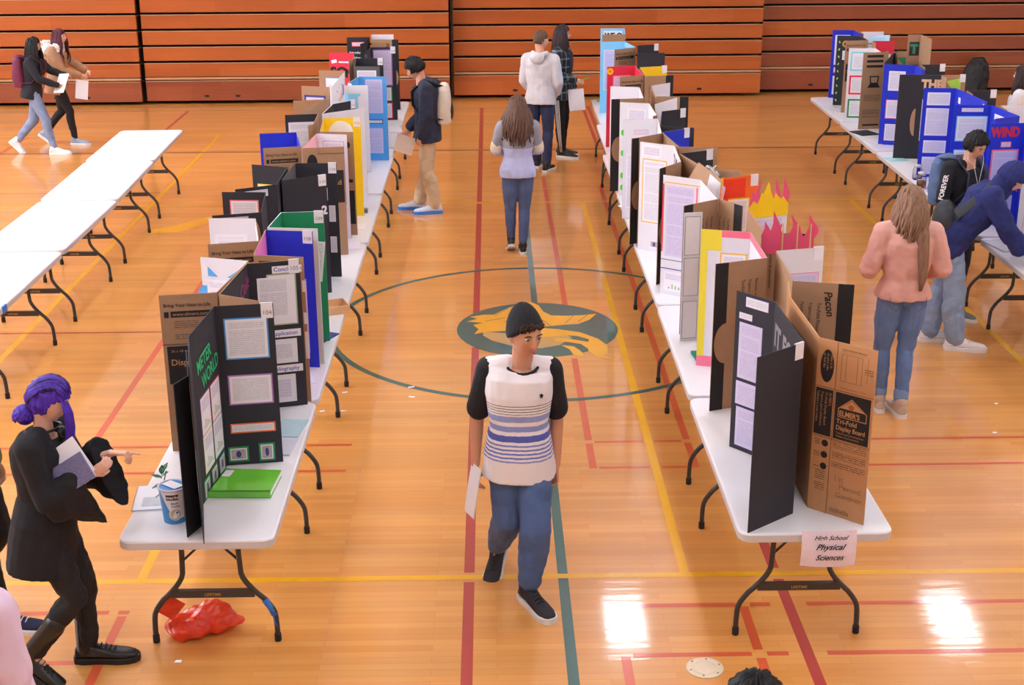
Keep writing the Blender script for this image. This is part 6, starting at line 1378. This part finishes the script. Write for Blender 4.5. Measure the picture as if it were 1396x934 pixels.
# green folder box
t = empty('green_binder', (-1.315, 6.70, T0), 'glossy lime green binder lying in front of the METER WORLD board', 'binder')
gm = mat('glossy lime plastic', (110, 200, 60), rough=.18, var=.06, coat=.4)
cor = [(-1.49, 6.575), (-1.165, 6.565), (-1.145, 6.83), (-1.445, 6.86)]
def slab(c, z0, z1, m, mb): mb.poly(c, z0, z1, None, m)
mb = MB(); slab(cor, T0, T0 + .003, gm, mb); slab(cor, T0 + .036, T0 + .04, gm, mb); q = cor; slab([q[0], q[1], (q[1][0], q[1][1] + .006), (q[0][0], q[0][1] + .006)], T0, T0 + .04, gm, mb); slab([q[0], (q[0][0] + .006, q[0][1]), (q[3][0] + .006, q[3][1]), q[3]], T0, T0 + .04, gm, mb); mb.build('cover', None, t)
mb = MB(); slab([(q[0][0] + .01, q[0][1] + .01), (q[1][0] - .004, q[1][1] + .01), (q[2][0] - .004, q[2][1] - .004), (q[3][0] + .01, q[3][1] - .004)], T0 + .004, T0 + .035, paper_m, mb); mb.build('pages', None, t)
mb = MB(); slab([(-1.455, 6.76), (-1.41, 6.755), (-1.395, 6.83), (-1.44, 6.835)], T0 + .0402, T0 + .041, paper_m, mb); mb.build('label_sticker', None, t)
# cookie tub
t = empty('cookie_tub', (-1.608, 6.335, T0), 'blue and white cookie tub labelled market beside the black board', 'tub')
def tub_profile(r0, r1, h, n=32): return [(r0, 0), (r1, h)]
bt = mat('sky blue tub card', (70, 155, 225), rough=.4, var=.03); wt = mat('white tub card', (236, 234, 240), rough=.4)
cx, cy, hT, ra, rb = -1.608, 6.335, .185, .058, .072
def tp(a, z, d=0): r = ra + (rb - ra) * z / hT + d; return (cx + r * math.cos(a), cy + r * math.sin(a), T0 + z)
mb = MB(); mb.grid([[tp(2 * PI * j / 40, z) for j in range(40)] for z in (0, .05, .1, .15, hT)], bt); mb.build('tub', None, t)
def wrap(mb, a0, a1, z0, z1, m, d=.0008, n=8, f=None):
    for i in range(n):
        x0, x1 = a0 + (a1 - a0) * i / n, a0 + (a1 - a0) * (i + 1) / n
        zz = (lambda a: (z0, z1)) if f is None else f
        mb.face([tp(x0, zz(x0)[0], d), tp(x1, zz(x1)[0], d), tp(x1, zz(x1)[1], d), tp(x0, zz(x0)[1], d)], m)
AF = -PI / 2 + .12
mb = MB(); wrap(mb, AF - 1.0, AF + .9, 0, 1, wt, n=24, f=lambda a: (min(.178, .03 + .16 * max(0, -(a - AF) * 1.1) ** 1.0 * .9), .18))
mb.face([tp(AF + .15 + .50 * math.cos(q), .055 + .034 * math.sin(q), .0012) for q in [2 * PI * i / 24 for i in range(24)]], wt)
mb.face([tp(AF + .15 + .42 * math.cos(q), .055 + .028 * math.sin(q), .0022) for q in [2 * PI * i / 24 for i in range(24)]], mat('cookie print', (205, 170, 125), rough=.6, var=.25, scale=90))
mb.face([tp(AF + .28 + .07 * math.cos(q), .066 + .006 * math.sin(q), .003) for q in [2 * PI * i / 12 for i in range(12)]], sm('navy'))
wrap(mb, AF - .45, AF + .45, .135, .165, mat('brown band print', (80, 50, 50), rough=.6), .0014, 8); mb.build('label', None, t)
def wraptext(mb, s, size, a0, z, m, d=.0024):
    n0 = len(mb.v); text_mb(mb, s, size, Matrix.Identity(4), m, depth=0, bold=.02)
    for i in range(n0, len(mb.v)): v = mb.v[i]; mb.v[i] = V(tp(a0 + v.x / .066, z + v.y, d))
mb = MB(); wraptext(mb, 'market', .024, AF - .42, .143, paper_m); wraptext(mb, 'Black', .016, AF - .12, .112, sm('navy')); wraptext(mb, 'Cookie', .014, AF - .12, .097, ink_m); mb.build('label_lettering', None, t)
mb = MB(); mb.lathe([(rb + .003, hT - .006), (rb + .004, hT), (rb + .003, hT + .004), (rb - .006, hT + .005), (rb - .010, hT - .002)], (cx, cy, T0), None, 40, cap=False); mb.lathe([(.001, hT - .0015), (rb - .010, hT - .002)], (cx, cy, T0), None, 40, cap=False); mb.build('lid', mat('lavender plastic lid', (196, 194, 222), rough=.4), t)
mb = MB(); mb.box(-.028, .028, -.05, .05, 0, .0015, paper_m, Matrix.Translation((cx, cy, T0 + hT + .005)) @ Matrix.Rotation(.9, 4, 'Z')); mb.build('paper_slip', None, t)
# plant sprig
t = empty('plant_sprig', (-1.69, 6.44, T0), 'small sprig of dark green leaves behind the cookie tub', 'plant')
mb = MB(); mb.tube([(-1.68, 6.43, T0), (-1.685, 6.43, T0 + .12), (-1.66, 6.44, T0 + .22)], .003, None, 6); mb.build('stem', mat('green stem', (60, 110, 60)), t)
lm = mat('dark glossy leaf', (34, 110, 74), rough=.35, var=.2)
for i, (a, z, l, tl) in enumerate(((2.9, .18, .06, .2), (3.6, .15, .055, -.3), (.9, .21, .06, .7), (1.6, .2, .05, .9), (3.2, .10, .05, -.6), (.3, .19, .04, .5))):
    mb = MB(); M_ = Matrix.Translation((-1.683, 6.435, T0 + z)) @ Matrix.Rotation(a, 4, 'Z') @ Matrix.Rotation(-tl, 4, 'Y')
    mb.grid([[M_ @ V((l * k / 6, sgn * .016 * math.sin(PI * min(.98, k / 6 + .02)), .004 * abs(sgn) + (.001 if q else 0))) for sgn, q in ((-1, 0), (0, 0), (1, 0), (1, 1), (0, 1), (-1, 1))] for k in range(7)], None, smooth=True); mb.build('leaf', lm, t)
# white booklet
t, M_ = flatbox('booklet', 'pages', (-1.775, 6.58), .19, .29, .008, .12, paper_m, 'white booklet with a faint picture at the left edge of the front table', 'booklet', cover=paper_m)
mb = MB(); mb.box(-.05, .06, -.11, .0, .0082, .0086, mat('faint grey print', (200, 206, 222), rough=.6, var=.2, scale=40), M_); mb.build('picture', None, t)
# papers and folders on the near edges
flatbox('clear_folder', 'folder', (-1.19, 7.50), .16, .26, .006, -.12, mat('pale cyan plastic folder', (188, 222, 236), rough=.25), 'pale cyan folder right of the Application board', 'folder', cover=mat('pale cyan plastic folder', (188, 222, 236)))
flatbox('notebook', 'pages', (-1.205, 7.22), .15, .22, .010, -.1, paper_m, 'white notebook with dark edge in front of the cyan folder', 'notebook', cover=mat('pale grey cover', (214, 216, 232), rough=.5))
flatbox('glasses_case', 'case', (-1.16, 9.12), .08, .22, .006, -.45, sm('navy'), 'white paper with navy border beside the wooden box', 'paper', cover=sm('navy'))
t = empty('wooden_tray', (-1.20, 9.78, T0), 'small pale wooden tray on the left row edge', 'tray'); wd = mat('pale birch wood', (232, 184, 138), rough=.6, var=.1, scale=20)
M_ = Matrix.Translation((-1.20, 9.72, T0)) @ Matrix.Rotation(.35, 4, 'Z')
for nm, bx in (('tray_base', (-.13, .13, -.1, .1, 0, .006)), ('tray_side', (-.13, .13, -.1, -.092, .006, .06)), ('tray_side', (-.13, .13, .092, .1, .006, .06)), ('tray_side', (-.13, -.122, -.092, .092, .006, .06)), ('tray_side', (.122, .13, -.092, .092, .006, .06))):
    mb = MB(); mb.box(*bx, wd, M_); mb.build(nm, None, t)
flatbox('loose_sheet', 'sheet', (-1.21, 8.32), .12, .2, .002, .3, paper_m, 'white page beside the blue board on the left row', 'paper')
flatbox('eraser_block', 'block', (-1.22, 12.75), .10, .07, .035, 0, mat('grey foam', (120, 124, 134), rough=.8), 'grey foam block near the sky blue board', 'block')
flatbox('loose_sheet', 'sheet', (-1.22, 11.55), .16, .22, .003, .05, paper_m, 'white page on the left row beside the kraft board', 'paper')
flatbox('loose_sheet', 'sheet', (-1.22, 12.2), .14, .2, .003, -.1, paper_m, 'white page on the left row beside the yellow board', 'paper')
flatbox('coiled_notebook', 'pages', (-1.22, 15.9), .15, .22, .012, .2, paper_m, 'white coiled notebook near the person in the dark jacket', 'notebook', cover=mat('pale grey cover', (214, 216, 232)))
flatbox('folded_card', 'card', (-1.17, 16.9), .16, .24, .006, .1, paper_m, 'white card at the edge of the left row near the bleachers', 'card')
flatbox('blue_folder', 'folder', (1.90, 6.75), .16, .24, .010, -.25, paper_m, 'white papers in a blue grey folder right of the kraft board', 'folder', cover=mat('blue grey cover', (110, 125, 150), rough=.5))
flatbox('teal_book', 'cover', (1.40, 8.62), .15, .22, .02, .1, paper_m, 'teal book on the middle row beside the yellow edged board', 'book', cover=mat('teal cover', (20, 130, 120), rough=.5))
flatbox('loose_sheet', 'sheet', (1.30, 12.85), .14, .2, .003, .4, paper_m, 'white page poking out left of the middle row', 'paper')
flatbox('green_card', 'card', (1.50, 19.0), .12, .2, .01, .1, mat('pale green card', (150, 220, 130)), 'pale green card at the far end of the middle row', 'card')
flatbox('white_folder', 'pages', (4.58, 18.1), .2, .26, .006, .3, paper_m, 'white folder with dark edge beside the GR board', 'folder', cover=sm('none'))
flatbox('black_folder', 'folder', (4.47, 16.48), .24, .28, .01, .3, blackb_m, 'black folder lying below the printed kraft wing', 'folder')
flatbox('loose_sheet', 'sheet', (4.49, 15.96), .24, .34, .006, .3, paper_m, 'white pages with dark edge on the right row', 'papers', cover=sm('none'))
flatbox('cyan_card', 'card', (4.42, 14.95), .2, .2, .006, .2, mat('pale cyan card', (160, 220, 226)), 'pale cyan card in front of the three page blue board', 'card')
flatbox('newspaper', 'pages', (4.38, 11.35), .30, .36, .012, .2, mat('grey newsprint', (196, 196, 206), rough=.8, var=.3, scale=50), 'grey printed papers under the hands of the navy hooded person', 'papers', cover=None)
flatbox('laptop', 'base', (4.42, 10.58), .22, .3, .014, -.1, paper_m, 'white notebook with navy border at the right edge', 'notebook', cover=sm('navy'))
# jars with cork on the right row
glass = bpy.data.materials.new('clear jar glass'); glass.use_nodes = True; _g = glass.node_tree.nodes['Principled BSDF']; _g.inputs['Transmission Weight'].default_value = 1; _g.inputs['Roughness'].default_value = .03; _g.inputs['IOR'].default_value = 1.15
for i, (x, y, fill_, lab) in enumerate(((4.36, 13.95, None, 'empty clear glass jar on the right row'), (4.30, 13.60, 1, 'clear jar with tan beans on the right row'))):
    t = empty('glass_jar', (x, y, T0), lab, 'jar'); mb = MB(); mb.lathe([(.001, 0), (.045, 0), (.047, .01), (.047, .10), (.038, .12), (.038, .13), (.034, .13), (.034, .12), (.043, .10), (.043, .012), (.001, .006)], (x, y, T0), None, 24, cap=False); mb.build('jar', glass, t)
    if fill_: mb = MB(); mb.lathe([(.001, .008), (.041, .014), (.041, .06), (.001, .068)], (x, y, T0), None, 20, cap=False); mb.build('beans', mat('tan beans', (190, 140, 90), rough=.7, var=.4, scale=120), t)
    mb = MB(); mb.lathe([(.001, .13), (.042, .13), (.042, .15), (.001, .152)], (x, y, T0), None, 20, cap=False); mb.build('lid', mat('pale metal lid', (210, 205, 205), rough=.3), t)
# white sheets lying over the tops of boards
def card(name, quad, m, label, cat, marks=None):
    c = sum((V(p) for p in quad), V()) / 4; t = empty(name, c, label, cat); a, b, c_, d = [V(p) for p in quad]; nn = (b - a).cross(d - a).normalized()
    mb = MB(); k = len(mb.v); mb.grid([[p - nn * .0015 for p in (a, b, c_, d)], [p + nn * .0015 for p in (a, b, c_, d)]], None, smooth=False); mb.build('sheet', m, t)
    return t, nn
SP = [V(p) for p in ((-1.566, 13.75, 1.47), (-1.461, 13.95, 1.567), (-1.454, 13.95, 1.88), (-1.574, 13.75, 1.759))]
t, nn = card('star_poster', SP, paper_m, 'white leaning poster with red, orange and violet strokes, left row', 'poster')
if nn.y > 0: nn = -nn
for k, c_ in enumerate(('red', 'orange', 'gold', 'purple', 'ink')):
    def sq(u, v): return SP[0].lerp(SP[1], u).lerp(SP[3].lerp(SP[2], u), v) + nn * .0025
    u = .42 + .11 * k; mb = MB(); mb.tube([sq(u, .22 + .05 * abs(k - 2)), sq(u + .03, .5), sq(u - .01 + .02 * (k % 2), .80 - .06 * abs(k - 2))], [(.007, .0015)] * 3, None, 6, up=tuple((SP[1] - SP[0]).normalized())); mb.build('coloured_stroke', sm(c_), t)
mb = MB(); mb.tube([SP[0].lerp(SP[1], .5) + V((0, .004, .1)), V((-1.513, 13.87, T0))], .004, None, 6); mb.build('support_stick', wd, t)
card('leaning_sheet', [(1.70, 13.40, .745), (1.82, 13.38, .745), (1.80, 13.45, 1.68), (1.58, 13.42, 1.62)], paper_m, 'creased white sheet leaning over the far Pacon board', 'paper')
card('leaning_sheet', [(1.55, 9.95, 1.50), (1.66, 9.85, 1.42), (1.70, 9.9, 1.60), (1.60, 10.0, 1.68)], paper_m, 'crumpled white sheet between the pink lined and orange boards', 'paper')
card('kraft_flap', [(1.47, 10.2, 1.60), (1.62, 9.95, 1.52), (1.70, 10.05, 1.62), (1.56, 10.32, 1.70)], kraft_m, 'torn kraft flap sticking out above the pink lined board', 'cardboard')
card('crumpled_banner', [(4.98, 18.9, 1.52), (5.32, 18.75, 1.50), (5.34, 18.8, 1.62), (5.0, 18.95, 1.60)], mat('pale blue paper', (170, 205, 235), rough=.7), 'pale blue crumpled banner on the far right boards', 'banner')
# string and tape tangle
t = empty('tape_tangle', (1.68, 10.3, 1.66), 'tangle of clear tape hanging off the black faced kraft board', 'tape'); mb = MB(); rr = random.Random(9)
for k in range(5): a = rr.random() * 6; mb.tube([V((1.66, 10.28, 1.64)) + V((.05 * math.cos(a + q), .03 * math.sin(a * 2 + q), .04 * math.sin(q * 1.3 + k))) for q in [0, .7, 1.4, 2.1, 2.8, 3.5]], [(.006, .0006)] * 6, None, 6)
mb.build('strip', mat('clear tape', (225, 225, 232), rough=.2), t)
# sign on the front table
t = empty('table_sign', (1.63, 6.075, .66), 'white paper sign reading High School Physical Sciences taped to the front table', 'sign')
sx0, sx1 = 1.495, 1.765; mb = MB(); rows = []
for i in range(9):
    v = i / 8; z = .575 + .19 * v; rows.append([(sx0 + (sx1 - sx0) * u, 6.078 - .012 * math.sin(PI * (1 - v) * .9) - .008 * math.sin(u * PI) * (1 - v), z - .006 * math.sin(PI * u)) for u in [k / 10 for k in range(11)]] + [(sx0 + (sx1 - sx0) * u, 6.0795 - .012 * math.sin(PI * (1 - v) * .9) - .008 * math.sin(u * PI) * (1 - v), z - .006 * math.sin(PI * u)) for u in [k / 10 for k in range(10, -1, -1)]])
mb.grid(rows, None, smooth=False); mb.build('sheet', mat('pinkish white paper', (236, 218, 232), rough=.6), t)
MS = Matrix.Translation((1.632, 6.0565, 0)) @ Matrix.Rotation(PI / 2, 4, 'X')
mb = MB()
for s_, z_, sz in (('High School', .722, .033), ('Physical', .668, .044), ('Sciences', .612, .040)): text_mb(mb, s_, sz, MS @ Matrix.Translation((0, z_, 0)), ink_m, depth=.0, align='CENTER', bold=.02, shear=.45)
mb.build('lettering', None, t)
# taped blue strip on the front left table leg and near the bare table
t = empty('blue_tape', (-1.17, 6.375, .2), 'blue tape wound on the right leg of the front left table', 'tape'); mb = MB()
mb.tube([(-1.203, 6.395, .245), (-1.175, 6.395, .20), (-1.155, 6.395, .155)], .0185, None, 12); mb.tube([(-1.165, 6.38, .18), (-1.15, 6.36, .13), (-1.14, 6.36, .10)], [(.012, .002)] * 3, None, 6); mb.build('strip', mat('blue painter tape', (60, 120, 205), rough=.6), t)
t = empty('blue_tape', (-3.64, 9.95, .70), 'short blue tape on the edge of the bare table', 'tape'); mb = MB(); mb.box(-3.658, -3.642, 9.90, 9.98, .69, .743, mat('blue painter tape', (60, 120, 205))); mb.build('strip', None, t)
# red plastic bag under the table
t = empty('plastic_bag', (-1.6, 6.5, 0), 'crumpled red plastic bag on the floor under the front left table', 'plastic bag')
mb = MB(); mb.ball((-1.62, 6.46, .055), (.13, .10, .06), None, 12); mb.ball((-1.52, 6.52, .07), (.15, .10, .075), None, 12); mb.ball((-1.42, 6.52, .06), (.08, .06, .04), None, 10)
bag_m = mat('red translucent plastic', (236, 62, 34), rough=.25, var=.2, scale=28, coat=.3, bump=1.0)
o = skin_mesh(mb, 'bag', bag_m, t, .006, 0, .055, .075)
mb = MB(); M_ = Matrix.Translation((-1.70, 6.42, .19)) @ Matrix.Rotation(.3, 4, 'Z') @ Matrix.Rotation(PI / 2, 4, 'X') @ Matrix.Rotation(.85, 4, 'Z'); mb.box(-.055, .055, -.055, .055, -.001, .001, None, M_); mb.build('corner_flap', bag_m, t)
# floor outlet plate
t = empty('floor_plate', (1.05, 6.075, 0), 'round cream metal plate set in the floor near the lower edge', 'floor plate')
mb = MB(); mb.lathe([(.096, 0), (.096, .002), (.093, .004), (.062, .0045), (.060, .0035), (.058, .0045), (.001, .005)], (1.05, 6.075, 0.0012), None, 40, cap=False); mb.build('plate', mat('cream enamel', (226, 208, 182), rough=.4), t)
for k in range(6):
    mb = MB(); a = k * PI / 3 + .3; mb.lathe([(.005, .004), (.005, .0055), (.001, .006)], (1.05 + .078 * math.cos(a), 6.075 + .078 * math.sin(a), .0012), None, 10, cap=False); mb.build('screw', mat('dull screw', (120, 110, 100), rough=.4, metal=.8), t)
# scraps on the floor
for i, (x, y, a) in enumerate(((-.645, 10.08, .4), (-.63, 9.87, -.2), (-1.15, 9.98, .5), (-1.12, 9.6, .1), (-1.28, 9.6, .3), (-1.63, 6.20, .1), (3.55, 9.05, .1), (3.75, 9.6, .8))):
    mb = MB(); w_ = .03 - .002 * i; mb.poly([(-w_, -.01), (w_ * .8, -.014), (w_, .008), (-w_ * .6, .012)], .002, .004, Matrix.Translation((x, y, 0)) @ Matrix.Rotation(a, 4, 'Z'), paper_m)
    o = mb.build('paper_scrap', None, None, loc=(x, y, 0)); tag(o, 'tiny white paper scrap on the floor, ' + ('by the left arc of the centre circle', 'just below the scrap at the left arc', 'beside the left row table leg', 'near the left row second leg pair', 'closest to the left row leg pair', 'near the red bag', 'beyond the pink sweater person', 'below the right row legs')[i], 'paper scrap', 'paper scraps')
# backpack leaning at the bleachers
t = empty('backpack', (8.25, 23.75, 0), 'black backpack leaning on the dark bleachers at right', 'backpack'); mb = MB()
for z, a, b, dy in ((.02, .9, .9, 0), (.1, 1, 1, 0), (.3, 1, .95, .05), (.48, .8, .8, .10), (.56, .45, .5, .14)): 
    pass
mb.grid([[V((8.25 + .24 * a * math.cos(q) + .18 * (z - .1), 23.75 + dy + .13 * b * math.sin(q), z)) for q in [2 * PI * j / 20 for j in range(20)]] for z, a, b, dy in ((.0, .8, .8, 0), (.06, 1, 1, 0), (.3, 1.0, .95, .06), (.5, .8, .8, .12), (.62, .4, .5, .16))], None)
skin_mesh(mb, 'bag', bk, t, .012, 3, .03, .08); mb = MB(); mb.tube([(8.3, 23.62, .12), (8.33, 23.60, .3), (8.38, 23.7, .5)], [(.03, .008)] * 3, None, 8); mb.build('strap', bk, t)
